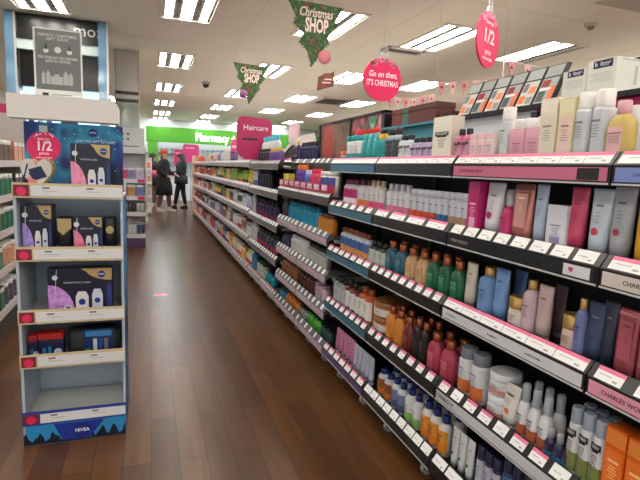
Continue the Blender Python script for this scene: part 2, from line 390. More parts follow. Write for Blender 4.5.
def facing(kind, n, yL, yR, h, z, what, where, rows=1, xf=1.168, gap=.93, maxw=None, stack=1, parts=True, auto=False, nm=None, **k):
    """n equal products side by side from yL (far) to yR (near), front at xf, standing at height z"""
    if auto and (yL - yR) / n > .085 and (yL - yR) > .17: n = math.ceil((yL - yR) / .085)
    pitch = (yL - yR) / n; w = pitch * gap
    if maxw: w = min(w, maxw)
    pp, d = build(kind, w, h, **k)
    if not parts: pp = pp[:1] + [p for p in pp[1:] if p[0] != 'front_label']
    root = None
    for r in range(rows):
        for i in range(n):
            for s in range(stack):
                loc = (xf + d + r * (2 * d + .006), yL - (i + .5) * pitch, z + s * (h + .0005))
                if root is None:
                    root = link(nm or KIND[kind], pp[0][1], None, loc, (0, 0, -PI / 2 + R.uniform(-.01, .01)))
                    for nm, me in pp[1:]: link(nm, me, root)
                    lab = what + ', ' + where
                    tag(root, lab, CAT[kind], lab if n * rows * stack > 1 else None)
                else:
                    dup(root, loc, (0, 0, -PI / 2 + R.uniform(-.03, .03) * (1 if kind not in ('box', 'oval', 'tube', 'pouch') else .3)))
    return root

# ---------------------------------------------------------------- the long shelving run
XR, XB = 1.12, 1.5
ticket_me = {}
def ticket_mesh(w, pink):
    k = (round(w, 3), pink)
    if k not in ticket_me:
        b = bm_new(); n = Vector((-.82, 0, .57)) * .0012
        def q(u0, u1, v0, v1, mi, lift=1):
            vs = [Vector((.002 + .022 * v, -u * w, .058 + .031 * v)) + n * lift for u, v in ((u0, v0), (u1, v0), (u1, v1), (u0, v1))]
            f = b.faces.new([b.verts.new(v) for v in vs]); f.material_index = mi
        q(0, 1, 0, 1, 0)
        if pink: q(0, 1, .7, 1, 1, 1.3)
        q(.14, .6, .42, .48, 2, 1.5); q(.66, .82, .14, .3, 2, 1.5)
        ticket_me[k] = mesh_of('price_ticket', b, [M((238, 238, 236)), M((236, 112, 154)), M((172, 172, 176))])
    return ticket_me[k]
def bay(y0, y1, shelves, label, back, zt=1.64, xback=XB, base=True, bracket=(176, 176, 178), light_back=None):
    """shelves: list of dict(z, rail colour, frame colour, text, tickets pattern, x)"""
    t = thing('shelving_bay', label, 'shelving', (XR, y0, 0), 0, None)
    L = y1 - y0; X = xback - XR
    b = bm_new(); box(b, X, X + .03, .001, L - .001, .1, 1.42); obj('back_panel', b, M((34, 32, 34), .6), t)
    b = bm_new(); box(b, X, X + .03, .001, L - .001, 1.421, zt); obj('header_panel', b, back, t)
    b = bm_new(); box(b, X - .03, X - .001, L - .034, L - .002, 0, zt - .01); obj('upright', b, M(DARK), t)
    b = bm_new(); box(b, .16, X + .03, .001, L - .001, .02, .098); box(b, .2, X, .02, L - .02, 0, .02); obj('plinth', b, M((30, 28, 28)), t)
    for yy in (.12, L - .2):
        b = bm_new()
        prism(b, [(.028 * math.cos(a), .028 + .028 * math.sin(a)) for a in [2 * PI * i / 14 for i in range(14)]], yy, yy + .02, 'y', 0)
        box(b, -.02, .02, yy - .008, yy + .028, .03, .085, 1)
        for v in b.verts: v.co.x += .075
        obj('caster', b, [M((170, 170, 168)), M((120, 120, 120), .4, .6)], t)
    for s in shelves:
        z = s['z']; dx = s.get('x', 0); fr = s.get('frame', BLACK); fs = s.get('front', 1)
        b = bm_new()
        # board with a folded lip carrying the sloping ticket strip
        box(b, dx + .028, X - .001, .002, L - .002, z + .045, z + .06, 0)
        prism(b, [(dx, z), (dx, z + .055), (dx + .025, z + .09), (dx + .03, z + .09), (dx + .03, z + .045), (dx + .006, z + .03), (dx + .006, z)], .002, L - .002, 'y', 0)
        sh = obj('shelf', b, M(fr, .35), t)
        if s.get('rail'):
            b = bm_new(); box(b, dx - .0025, dx + .001, .012, L - .012, z + .012, z + .048, 0)
            box(b, dx - .003, dx + .001, .006, L - .006, z + .003, z + .008, 1)  # pale lower line paints a glossy highlight along the strip
            if s.get('text'):
                for st, u, sz in s['text']:
                    add_text(b, st, sz, aisle(dx - .0032, L * (1 - u), z + .03), 2, .01)
            for (u, w_, cc_) in s.get('cards', ()):
                i_ = {'k': 3, 'w': 4}[cc_]
                box(b, dx - .004, dx - .001, L * (1 - u) - w_ / 2, L * (1 - u) + w_ / 2, z + .014, z + .046, i_)
                if cc_ == 'w':
                    for (hy, hz, hs) in ((.022, .034, .005), (.014, .034, .005), (.018, .029, .005)):
                        prism(b, [(L * (1 - u) + hy + hs * math.cos(a), z + hz + hs * math.sin(a)) for a in [2 * PI * i / 10 for i in range(10)]], dx - .005, dx - .003, 'x', 5)
            obj('header_strip', b, [M(s['rail'], .3), M((190, 190, 190), .3), M(s.get('tcol', (40, 40, 44))), M((30, 30, 30)), M((215, 216, 222)), M((220, 90, 130))], sh)
        # side bracket
        for yy in (.002, L - .006):
            b = bm_new(); prism(b, [(dx + .045, z + .044), (X - .002, z + .044), (X - .002, z + .005), (dx + .06, z + .02)], yy, yy + .004, 'y', 0); obj('bracket', b, M(bracket), sh)
        n, pk, wt = s.get('tick', (8, 1, .75))
        p = (L - .02) / n
        for i in range(n):
            if s.get('skip') and R.random() < s['skip']: continue
            w = p * wt * R.uniform(.88, 1.0) if wt < .97 else p * .985
            link('price_ticket', ticket_mesh(w, pk if pk in (0, 1) else (R.random() < .6)), sh, (dx, L - .01 - i * p - (p - w) * .3, z))
    return t
TEAL = (52, 104, 128)
BY = [.25, .955, 1.66, 2.36, 3.045, 3.74, 4.42, 5.12, 5.82]
ZA = [1.35, 1.082, .785, .435, .105]
def sh(i, **k): return dict(z=ZA[i], **k)
wp = M((214, 216, 224), .5); teal = M((60, 140, 160), .5); blk = M((40, 40, 42), .6); mag = M((190, 40, 96), .5)
TONI = 'TONI&GUY'
bay(BY[0], BY[1], [
    sh(0, rail=(122, 140, 200), text=[('CHARLES', .12, .011), ('WORTHINGTON', .12, .0)], tick=(4, 1, 1)),
    sh(1, rail=(206, 196, 190), text=[('CHARLES WORTHINGTON', .25, .017)], tick=(5, 1, .8)),
    sh(2, rail=(220, 150, 170), text=[('CHARLES WORTHINGTON', .22, .017)], tick=(6, 1, .75)),
    sh(3, rail=(205, 205, 208), tick=(6, 1, .8)), sh(4, tick=(8, 0, .9))],
    'nearest shelving bay at the right edge, with the blue top strip', mag)
bay(BY[1], BY[2], [
    sh(0, rail=(200, 112, 140), text=[('GLOW HAIR HERO', .17, .016)], tcol=(110, 30, 60), cards=[(.9, .07, 'k')], tick=(8, 1, .98)),
    sh(1, rail=(34, 34, 38), text=[('PHILIP KINGSLEY', .12, .014)], tcol=(170, 170, 175), cards=[(.9, .09, 'w')], tick=(8, 0, .85)),
    sh(2, rail=(206, 206, 210), text=[('WATERMANS', .1, .011), ('SHAMPOO', .45, .011), ('CONDITIONER', .72, .01)], cards=[], tick=(6, 1, .97)),
    sh(3, rail=(198, 200, 204), text=[(TONI, .1, .026)], tcol=(20, 20, 22), tick=(8, 2, .75)),
    sh(4, tick=(7, 0, .95))],
    'shelving bay with the pink top strip under silver aerosols', mag)
bay(BY[2], BY[3], [
    sh(0, rail=(34, 34, 36), tick=(8, 1, .98)), sh(1, rail=(34, 34, 36), tick=(4, 1, .85)),
    sh(2, rail=(34, 34, 36), tick=(9, 1, .65), skip=.0), sh(3, rail=(34, 34, 36), tick=(8, 1, .62)),
    sh(4, rail=(34, 34, 36), tick=(9, 0, .96))],
    'shelving bay with plain black strips, green bottles on its third shelf', wp)
bay(BY[3], BY[4], [
    sh(0, rail=TEAL, tick=(8, 1, .98)), sh(1, rail=TEAL, tick=(6, 1, .6)), sh(2, rail=TEAL, tick=(7, 1, .75)),
    sh(3, rail=TEAL, tick=(8, 1, .7)), sh(4, rail=(92, 66, 112), tick=(7, 1, .8))],
    'shelving bay with teal strips and a purple bottom strip', teal)
PR = (192, 164, 180)
for k, (a, c, lb) in enumerate(((BY[4], BY[5], 'near'), (BY[5], BY[6], 'far'))):
    bay(a, c, [dict(z=1.36, x=.12, tick=(6, 0, .5), skip=.5),
               dict(z=1.125, frame=(60, 56, 60), tick=(6, 1, .98), rail=None),
               dict(z=.855, rail=PR, tick=(6, 0, .4), frame=(84, 84, 86)), dict(z=.595, rail=PR, tick=(7, 0, .45), frame=(84, 84, 86)),
               dict(z=.345, rail=PR, tick=(7, 0, .45), frame=(84, 84, 86)), dict(z=.1, rail=PR, tick=(6, 0, .32), frame=(84, 84, 86))],
        'shelving bay with pale pink strips, the %s one of two under the framed posters' % lb, blk, 1.43)
for k, (a, c, lb) in enumerate(((BY[6], BY[7], 'near'), (BY[7], BY[8], 'far'))):
    bay(a, c, [dict(z=z, rail=(84, 84, 88), frame=(40, 38, 40), tick=(7, 0, .6)) for z in (1.345, 1.07, .76, .44)] +
        [dict(z=.1, rail=(160, 152, 158), frame=(90, 86, 88), tick=(8, 1, .55))],
        'shelving bay with grey strips, the %s one of two before the haircare sign' % lb, blk, 1.44)
nD = 11
DW = (13.7 - 5.82) / nD
ZD = (1.36, 1.08, .78, .46, .1)
for k in range(nD):
    a = 5.82 + k * DW
    ordn = ['first', 'second', 'third', 'fourth', 'fifth', 'sixth', 'seventh', 'eighth', 'ninth', 'tenth', 'last'][k]
    bay(a, a + DW, [dict(z=z, rail=(158, 148, 154) if k < 8 else (206, 130, 112), frame=(140, 132, 136) if k < 8 else (196, 136, 118), tick=(4, 1, .4)) for z in ZD],
        'pale shelving bay beyond the haircare sign, %s of that long row' % ordn, M((120, 112, 108), .6), 1.44, bracket=(214, 210, 206))
# end panel of the whole run
b = bm_new(); box(b, XR - .02, XB + .05, 13.72, 13.77, 0, 1.6)
tag(obj('closing_screen', b, M((222, 200, 176)), bevel=.004), 'tall cream end panel closing the far end of the long shelving', 'end panel')

# --- shelf stock, measured along the shelves
WH = {}
def run(bi, si, kind, n, pL, pR, c, cc, what, z=None, xm=1.19, where=None, lim=None, **k):
    """pL,pR: pixels of the top left and top right of the row in the photo"""
    ax = XR + .045
    A = at(*pL, x=xm); B = at(*pR, x=xm)
    zz = (ZA[si] + .06) if z is None else z
    h = (A.z + B.z) / 2 - zz
    if 'hh' in k: h = k.pop('hh')
    yA, yB = A.y, B.y
    if bi == 3 and xm < 1.25: lim = (2.365, 3.035)
    if lim is None and bi == 3: lim = (2.2, 3.03)
    if lim: yA = min(yA, lim[1]); yB = max(yB, lim[0])
    facing(kind, n, yA, yB, h, zz + .0004, what, where or WH[(bi, si)], c=c, cc=cc, **k)
SN = ['top shelf', 'second shelf', 'third shelf', 'fourth shelf', 'bottom shelf']
BN = {0: 'of nearest bay', 1: 'of pink strip bay', 2: 'of black strip bay', 3: 'of teal strip bay'}
for bi in BN:
    for si in range(5): WH[(bi, si)] = SN[si] + ' ' + BN[bi]
SLV = (205, 208, 212)
# nearest bay
run(0, 0, 'oval', 1, (611, 100), (640, 101), (198, 172, 96), (214, 160, 170), 'wide golden oil bottle with pink label and pink cap', lc=(226, 180, 184), gap=.92, rows=1)
run(0, 0, 'can', 3, (608, 96), (650, 96), SLV, WHITE, 'white capped mousse can behind the golden bottle', xm=1.3, xf=1.27, hh=.165)
run(0, 1, 'tube', 1, (616, 180), (640, 188), (168, 170, 176), (120, 120, 124), 'grey tube with a red dot', lc=(160, 162, 168), accent=(170, 60, 80))
run(0, 1, 'tube', 2, (641, 196), (690, 205), (214, 160, 40), (220, 170, 60), 'yellow tube', lc=(220, 176, 60))
run(0, 2, 'tube', 1, (608, 298), (624, 304), (40, 46, 66), (60, 50, 44), 'very dark navy tube', gap=.9)
run(0, 2, 'pouch', 2, (624, 306), (672, 320), (170, 86, 96), (190, 120, 126), 'dusty red foil pouch')
run(0, 3, 'box', 2, (612, 430), (660, 440), (228, 104, 32), (238, 140, 60), 'bright orange carton with pale swirl', lc=(234, 120, 40), tc=(250, 200, 150))
# bay with the pink top strip
run(1, 0, 'box', 3, (475, 134), (499, 133), (236, 222, 212), (228, 190, 200), 'small cream and pink carton', lc=(236, 196, 204), rows=1)
run(1, 0, 'can', 1, (503, 108), (517, 107), SLV, WHITE, 'tall silver aerosol left of the pink boxes', metal=.3, maxw=.05)
run(1, 0, 'box', 2, (513, 129), (545, 128), (224, 168, 184), (230, 180, 194), 'blush pink carton lying in front of the aerosols', lc=(220, 160, 176), xm=1.18)
run(1, 0, 'can', 3, (517, 111), (552, 110), SLV, WHITE, 'smaller silver aerosol behind the pink boxes', metal=.3, xm=1.27, xf=1.245, hh=.16)
run(1, 0, 'box', 1, (547, 99), (565, 99), (228, 220, 200), (236, 230, 214), 'tall slim cream carton', lc=(222, 214, 196))
run(1, 0, 'box', 1, (566, 99), (582, 98), (226, 216, 170), (232, 226, 190), 'tall pale yellow carton with a pink patch', lc=(232, 200, 190))
run(1, 0, 'can', 2, (580, 92), (615, 90), SLV, WHITE, 'large silver aerosol with big white cap', metal=.3, lc=(196, 200, 206))
run(1, 1, 'box', 1, (474, 181), (486, 182), (200, 44, 120), (204, 60, 130), 'magenta carton with white print', tc=(240, 220, 230), accent=(226, 170, 200))
run(1, 1, 'tube', 1, (487, 181), (505, 184), (226, 224, 230), WHITE, 'white tube with a magenta dot', accent=(206, 40, 120))
run(1, 1, 'spray', 1, (505, 189), (517, 190), (206, 54, 120), WHITE, 'magenta spray bottle with clear cap')
run(1, 1, 'pouch', 1, (518, 184), (539, 184), (196, 124, 116), (120, 70, 66), 'shiny copper pink foil pouch', lc=(206, 150, 142), tc=(236, 220, 214))
run(1, 1, 'tube', 1, (539, 184), (552, 185), (176, 192, 212), (160, 176, 196), 'pale blue silver tube leaning slim')
run(1, 1, 'box', 1, (553, 205), (575, 206), (222, 224, 234), (222, 224, 234), 'short white carton with a purple dot', accent=(150, 140, 190))
run(1, 1, 'tube', 1, (573, 187), (592, 188), (200, 70, 104), (206, 80, 110), 'rose red tube beside the short white carton')
run(1, 1, 'tube', 1, (593, 188), (617, 190), (198, 208, 220), (210, 216, 224), 'pale blue grey tube with a red dot', accent=(206, 60, 90))
run(1, 2, 'tube', 1, (468, 262), (479, 264), (206, 196, 182), (200, 190, 176), 'beige tube next to the green bottles', tc=(150, 130, 110))
run(1, 2, 'bottle', 1, (480, 266), (496, 268), (112, 150, 200), GOLD, 'light blue bottle with gold cap')
run(1, 2, 'tube', 1, (496, 268), (511, 270), (116, 156, 206), (110, 140, 190), 'sky blue tube')
run(1, 2, 'jar', 1, (505, 296), (523, 298), (212, 190, 180), GOLD, 'cream jar with gold lid before the blue tubes', xm=1.17, xf=1.166, lc=(220, 206, 198))
run(1, 2, 'tube', 1, (511, 270), (524, 272), (80, 116, 170), (80, 110, 160), 'deeper blue tube behind the cream jar', xm=1.24, xf=1.24)
run(1, 2, 'bottle', 1, (526, 279), (540, 280), (206, 178, 186), GOLD, 'blush bottle with a gold cap')
run(1, 2, 'tube', 1, (540, 284), (556, 287), (198, 172, 170), (190, 160, 160), 'blush pink tube')
run(1, 2, 'tube', 1, (552, 284), (565, 287), (110, 90, 88), (110, 90, 88), 'brown grey tube standing behind', xm=1.26, xf=1.26)
run(1, 2, 'jar', 1, (559, 314), (579, 316), (210, 180, 170), GOLD, 'rose cream jar with gold lid before the navy tube', xm=1.17, xf=1.166)
run(1, 2, 'bottle', 1, (580, 297), (592, 300), (110, 120, 170), GOLD, 'lilac blue bottle with gold cap')
run(1, 2, 'tube', 1, (589, 301), (612, 304), (52, 66, 96), (60, 70, 96), 'wide navy tube', tc=(110, 124, 150))
run(1, 3, 'can', 2, (461, 346), (487, 355), (214, 218, 222), (120, 128, 140), 'white bottle with a grey cap and dark band', accent=(200, 110, 60))
run(1, 3, 'jar', 1, (485, 376), (508, 380), (206, 210, 214), (216, 218, 222), 'white tub with a wide lid, one of two stacked', xm=1.18, stack=2, hh=.085, lc=(214, 214, 216), accent=(206, 140, 130))
run(1, 3, 'tube', 1, (505, 384), (522, 386), (226, 222, 218), WHITE, 'white tube with an orange base', accent=(214, 120, 60), text=TONI, tc=(30, 30, 34))
run(1, 3, 'spray', 3, (522, 384), (556, 396), (222, 222, 226), (190, 200, 212), 'white mist spray with a clear cap', accent=(170, 90, 60), tc=(40, 40, 44), rows=2)
run(1, 3, 'spray', 3, (544, 432), (572, 444), (48, 44, 78), (60, 60, 90), 'small dark violet spray with blue foot', accent=(50, 130, 180), xm=1.17, hh=.1, xf=1.166)
run(1, 3, 'can', 3, (574, 405), (612, 422), (216, 218, 220), (160, 170, 184), 'tall white dry shampoo can with a green leaf', accent=(120, 130, 70), tc=(24, 24, 26), text=TONI, rows=2)
run(1, 4, 'tube', 3, (455, 428), (478, 440), (214, 218, 220), (40, 60, 50), 'white tube with dark green foot', accent=(60, 80, 60))
run(1, 4, 'can', 3, (480, 446), (505, 458), (36, 36, 78), (40, 40, 70), 'navy violet can with a white label', lc=(190, 192, 206))
run(1, 4, 'can', 6, (506, 460), (572, 500), (50, 60, 100), (40, 44, 70), 'dark blue can low at the edge', lc=(70, 110, 160))
# bay with black strips
run(2, 0, 'bottle', 2, (388, 129), (401, 128), (150, 160, 170), (26, 26, 28), 'tall clear bottle with a black cap', lc=(60, 66, 72))
run(2, 0, 'bottle', 2, (401, 135), (414, 135), (196, 206, 214), (26, 26, 28), 'short clear bottle with a black cap', lc=(226, 228, 232), tc=(30, 30, 34), text='NOUGHTY')
run(2, 0, 'bottle', 4, (414, 137), (438, 138), (176, 158, 196), (30, 30, 34), 'lilac bottle with a black cap', lc=(200, 180, 214), tc=(30, 30, 34), text='NOUGHTY')
run(2, 0, 'box', 1, (438, 117), (458, 117), (228, 222, 206), (232, 226, 212), 'tall cream carton with a black name panel', text='NOUGHTY', lc=(228, 222, 206), tc=(26, 26, 28))
run(2, 0, 'bottle', 2, (459, 129), (474, 129), (206, 96, 140), (24, 24, 26), 'pink bottle with a black cap', lc=(220, 150, 176), text='NOUGHTY', tc=(28, 28, 30))
run(2, 1, 'bottle', 4, (389, 182), (412, 187), (222, 220, 226), (190, 188, 196), 'small white bottle with pink foot', accent=(222, 120, 150))
run(2, 1, 'flip', 4, (414, 185), (440, 187), (206, 210, 222), (214, 218, 228), 'pale bottle with broad lid and orange red foot', accent=(206, 74, 50), hh=.15)
run(2, 1, 'flip', 2, (440, 187), (452, 188), (206, 210, 222), (214, 218, 228), 'pale bottle with broad lid and blue foot', accent=(50, 96, 150), hh=.15)
run(2, 1, 'flip', 3, (453, 188), (473, 190), (206, 210, 222), (214, 218, 228), 'pale bottle with broad lid and tan foot', accent=(172, 136, 104), hh=.15)
run(2, 2, 'bottle', 3, (371, 240), (388, 244), (40, 52, 40), (28, 28, 28), 'dark green bottle with white label', lc=(190, 200, 190))
run(2, 2, 'oval', 2, (388, 240), (408, 246), (46, 92, 110), COPPER, 'petrol blue bottle with copper cap', lc=(56, 104, 122), tc=(130, 170, 180), rows=2)
run(2, 2, 'oval', 2, (408, 246), (430, 254), (198, 160, 116), COPPER, 'sandy tan bottle with copper cap', lc=(204, 168, 124), tc=(160, 110, 80), rows=2)
run(2, 2, 'oval', 3, (430, 253), (467, 262), (28, 96, 66), COPPER, 'emerald green bottle with copper cap', lc=(34, 108, 76), tc=(120, 180, 150), rows=2)
run(2, 3, 'jar', 1, (371, 301), (390, 304), (196, 110, 56), (150, 100, 60), 'stacked amber jar with brown lid and white label', hh=.085, stack=2, lc=(226, 222, 214))
run(2, 3, 'oval', 2, (389, 305), (406, 312), (206, 130, 44), COPPER, 'amber orange bottle with copper cap', lc=(212, 140, 54), tc=(160, 80, 40), rows=2)
run(2, 3, 'oval', 1, (406, 316), (415, 319), (110, 40, 44), COPPER, 'maroon bottle with copper cap', tc=(180, 120, 110), rows=2)
run(2, 3, 'bottle', 2, (416, 318), (430, 324), (36, 26, 26), COPPER, 'near black bottle with copper cap', rows=2)
run(2, 3, 'oval', 2, (430, 332), (458, 342), (170, 60, 82), COPPER, 'raspberry red bottle with copper cap', lc=(178, 70, 92), tc=(220, 150, 160), rows=2)
BL = (30, 42, 110)
run(2, 4, 'bottle', 2, (380, 368), (393, 375), (206, 206, 208), BL, 'white bottle with blue cap and dark orange panel', lc=(150, 80, 34), accent=(214, 120, 40), rows=2)
run(2, 4, 'bottle', 2, (394, 374), (406, 388), (214, 216, 220), BL, 'white bottle with blue cap and slate panel', lc=(120, 132, 170), accent=(80, 92, 130), rows=2)
run(2, 4, 'bottle', 2, (408, 386), (422, 398), (218, 222, 220), BL, 'white bottle with blue cap and green panel', lc=(220, 224, 226), accent=(140, 186, 96), rows=2)
run(2, 4, 'bottle', 3, (424, 400), (450, 418), (220, 218, 214), BL, 'white bottle with blue cap and orange panel', lc=(230, 150, 50), accent=(224, 130, 30), tc=(30, 40, 90), rows=2)
# bay with teal strips
TL = (22, 150, 150)
run(3, 0, 'jar', 1, (341, 142), (349, 142), (196, 200, 196), (196, 74, 36), 'squat jar with orange lid', hh=.075, lc=(30, 140, 140))
run(3, 0, 'flip', 3, (349, 136), (363, 136), (222, 226, 226), (40, 160, 160), 'white cylinder with teal print', accent=(40, 150, 150), rows=1)
run(3, 0, 'tube', 3, (363, 134), (380, 133), TL, (30, 150, 150), 'teal tube', lc=(24, 156, 156), tc=(230, 240, 240))
run(3, 0, 'bottle', 2, (380, 134), (388, 134), TL, (230, 180, 60), 'teal bottle with yellow cap')
run(3, 0, 'bottle', 7, (351, 129), (382, 128), (186, 40, 40), (206, 34, 36), 'red capped bottle standing behind the teal tubes', xm=1.3, xf=1.27, hh=.215)
run(3, 1, 'bottle', 3, (346, 179), (359, 180), (206, 200, 206), (120, 24, 70), 'white bottle with maroon cap and magenta print', lc=(196, 40, 120), accent=(230, 226, 232))
run(3, 1, 'bottle', 2, (359, 179), (372, 181), (216, 214, 216), (96, 30, 54), 'white bottle with dark red cap and orange print', accent=(226, 120, 70))
run(3, 1, 'bottle', 3, (372, 180), (390, 182), (222, 218, 214), (190, 172, 138), 'white bottle with brass cap and pink foot', accent=(220, 80, 130))
run(3, 2, 'bottle', 7, (343, 228), (371, 234), (196, 204, 214), (130, 60, 44), 'small white bottle with blue and orange label', lc=(70, 104, 168), accent=(220, 150, 80))
run(3, 3, 'bottle', 3, (328, 272), (347, 280), (150, 152, 154), (30, 30, 32), 'grey clear jar like bottle', lc=(180, 184, 186))
run(3, 3, 'bottle', 3, (347, 280), (362, 286), (120, 40, 40), (32, 24, 24), 'dark red bottle with white label', lc=(222, 220, 218))
run(3, 3, 'bottle', 2, (361, 286), (373, 291), (200, 96, 40), (150, 70, 40), 'burnt orange bottle with white label', lc=(226, 222, 214))
run(3, 4, 'tube', 5, (338, 326), (356, 342), (206, 130, 166), (200, 196, 210), 'pink and white tube', lc=(214, 206, 222), accent=(214, 100, 140))
run(3, 4, 'tube', 5, (356, 342), (378, 362), (190, 196, 214), (200, 206, 220), 'pale blue grey tube', lc=(200, 206, 222), accent=(214, 130, 140))
# bays with pale pink strips (heights of their own)
def runB(z, kind, n, pL, pR, c, cc, what, where, xf=1.168, **k):
    run(None, None, kind, n, pL, pR, c, cc, what, z=z + .06, where=where, xf=xf, auto=False, maxw=None if kind == 'box' else .075, lim=(3.06, 4.41) if 'pink' in where else (4.44, 5.79), parts=k.pop('parts', True), nm={'flip': 'body_lotion_bottle', 'bottle': 'toiletry_bottle'}.get(kind), **k)
wb = '%s shelf, pale pink strip bays'
runB(1.36, 'bottle', 6, (284, 143), (301, 142), (60, 52, 130), (222, 190, 40), 'indigo bottle with yellow cap', wb % 'raised dark', xm=1.3, xf=1.285)
runB(1.36, 'bottle', 6, (301, 142), (316, 142), (40, 36, 84), (30, 26, 40), 'dark navy bottle with black cap', wb % 'raised dark', xm=1.3, xf=1.285)
runB(1.125, 'box', 2, (272, 173), (291, 173), (222, 206, 90), (230, 214, 60), 'lemon yellow carton', wb % 'pink tray')
runB(1.125, 'bottle', 4, (298, 165), (307, 165), (92, 50, 150), (220, 120, 40), 'purple bottle with orange label', wb % 'pink tray', accent=(226, 130, 60))
runB(1.125, 'bottle', 3, (307, 170), (312, 170), (80, 120, 200), (200, 210, 230), 'light blue bottle', wb % 'pink tray')
runB(1.125, 'bottle', 4, (312, 169), (322, 169), (206, 60, 100), (200, 40, 80), 'crimson bottle', wb % 'pink tray')
runB(1.125, 'flip', 3, (322, 171), (336, 172), (226, 224, 214), (226, 224, 214), 'cream bottle with orange and blue bands', wb % 'pink tray', accent=(226, 130, 50), lc=(70, 90, 160))
runB(.855, 'bottle', 8, (290, 202), (320, 208), (26, 150, 186), (24, 130, 170), 'turquoise bottle', wb % 'second')
runB(.855, 'bottle', 4, (320, 212), (334, 217), (206, 130, 40), (90, 60, 40), 'orange amber bottle', wb % 'second')
runB(.855, 'bottle', 3, (279, 196), (289, 200), (60, 56, 64), (30, 30, 30), 'charcoal bottle', wb % 'second')
runB(.595, 'bottle', 7, (293, 234), (309, 241), (222, 224, 222), (210, 212, 212), 'white bottle', wb % 'third')
runB(.595, 'bottle', 6, (309, 243), (328, 250), (140, 142, 140), (40, 40, 40), 'smoky clear bottle', wb % 'third', lc=(190, 190, 186))
runB(.595, 'bottle', 4, (279, 231), (292, 236), (48, 44, 90), (40, 36, 60), 'midnight blue bottle', wb % 'third')
runB(.345, 'bottle', 5, (283, 258), (299, 266), (150, 92, 56), (120, 60, 36), 'caramel brown bottle', wb % 'fourth')
runB(.345, 'bottle', 5, (299, 268), (316, 278), (80, 44, 34), (50, 26, 22), 'dark brown bottle', wb % 'fourth')
runB(.345, 'flip', 2, (316, 281), (328, 286), (206, 180, 194), (190, 150, 170), 'pink white bottle', wb % 'fourth')
runB(.1, 'bottle', 4, (276, 285), (287, 291), (40, 140, 190), (30, 110, 160), 'sky blue bottle', wb % 'bottom')
runB(.1, 'bottle', 4, (287, 294), (300, 302), (222, 140, 40), (200, 110, 30), 'bright orange bottle', wb % 'bottom')
runB(.1, 'bottle', 3, (300, 305), (309, 312), (150, 154, 160), (60, 60, 64), 'silver grey bottle', wb % 'bottom')
runB(.1, 'oval', 4, (309, 311), (322, 322), (80, 176, 50), (70, 160, 50), 'leaf green bottle', wb % 'bottom')
runB(.1, 'bottle', 3, (322, 325), (336, 335), (40, 84, 80), (30, 60, 60), 'dark teal bottle', wb % 'bottom')
# pink display trays along the second ledge of those bays
for k in range(8):
    y1_ = 4.36 - k * .163; 
    t = thing('display_tray', 'small pink edged price tray in the row under the purple and crimson bottles', 'tray', (XR + .0, y1_ - .15, 1.2155), 0, 'pink edged trays on the ledge')
    b = bm_new(); box(b, .0, .042, 0, .15, 0, .006); box(b, 0, .004, 0, .15, .006, .05); box(b, 0, .042, 0, .004, .006, .05); box(b, 0, .042, .146, .15, .006, .05); obj('tray', b, M((214, 70, 120)), t)
    b = bm_new(); box(b, -.0015, .001, .025, .125, .01, .044); box(b, -.002, .001, .035, .08, .02, .025, 1); obj('card', b, [M((226, 214, 220)), M((130, 60, 90))], t)
# bays with grey strips
wc = '%s shelf, grey strip bays'
GZ = [1.345, 1.07, .76, .44, .1]
runB(GZ[0], 'bottle', 5, (250, 138), (277, 137), (226, 228, 230), (90, 190, 220), 'large white bottle with light blue cap', wc % 'top', xm=1.25, xf=1.246)
runB(GZ[0], 'bottle', 4, (259, 149), (270, 149), (60, 40, 60), (26, 22, 26), 'dark plum bottle with black cap', wc % 'top')
runB(GZ[0], 'bottle', 4, (270, 148), (281, 148), (120, 90, 160), (224, 190, 50), 'violet bottle with yellow neck', wc % 'top')
runB(GZ[1], 'flip', 5, (246, 166), (259, 167), (220, 222, 226), (200, 206, 214), 'white bottle with blue foot', wc % 'second', accent=(60, 110, 190))
runB(GZ[1], 'bottle', 5, (259, 168), (272, 170), (34, 30, 52), (26, 24, 30), 'near black violet bottle', wc % 'second')
runB(GZ[2], 'flip', 5, (243, 190), (257, 193), (204, 210, 220), (190, 200, 214), 'pale bottle', wc % 'third')
runB(GZ[2], 'bottle', 6, (257, 196), (279, 206), (44, 34, 78), (30, 26, 50), 'dark purple bottle', wc % 'third', accent=(140, 40, 90))
runB(GZ[3], 'flip', 5, (245, 217), (258, 222), (214, 212, 214), (200, 200, 204), 'white pinkish bottle', wc % 'fourth')
runB(GZ[3], 'bottle', 6, (258, 226), (279, 238), (60, 70, 90), (40, 40, 46), 'blue black bottle', wc % 'fourth', accent=(190, 60, 100))
runB(GZ[4], 'flip', 3, (249, 249), (257, 256), (60, 130, 180), (50, 110, 160), 'mid blue bottle', wc % 'bottom')
runB(GZ[4], 'flip', 3, (258, 258), (266, 265), (200, 210, 200), (30, 70, 50), 'pale bottle with dark green lid', wc % 'bottom')
runB(GZ[4], 'bottle', 3, (267, 270), (275, 279), (30, 150, 170), (30, 140, 170), 'cyan bottle', wc % 'bottom')
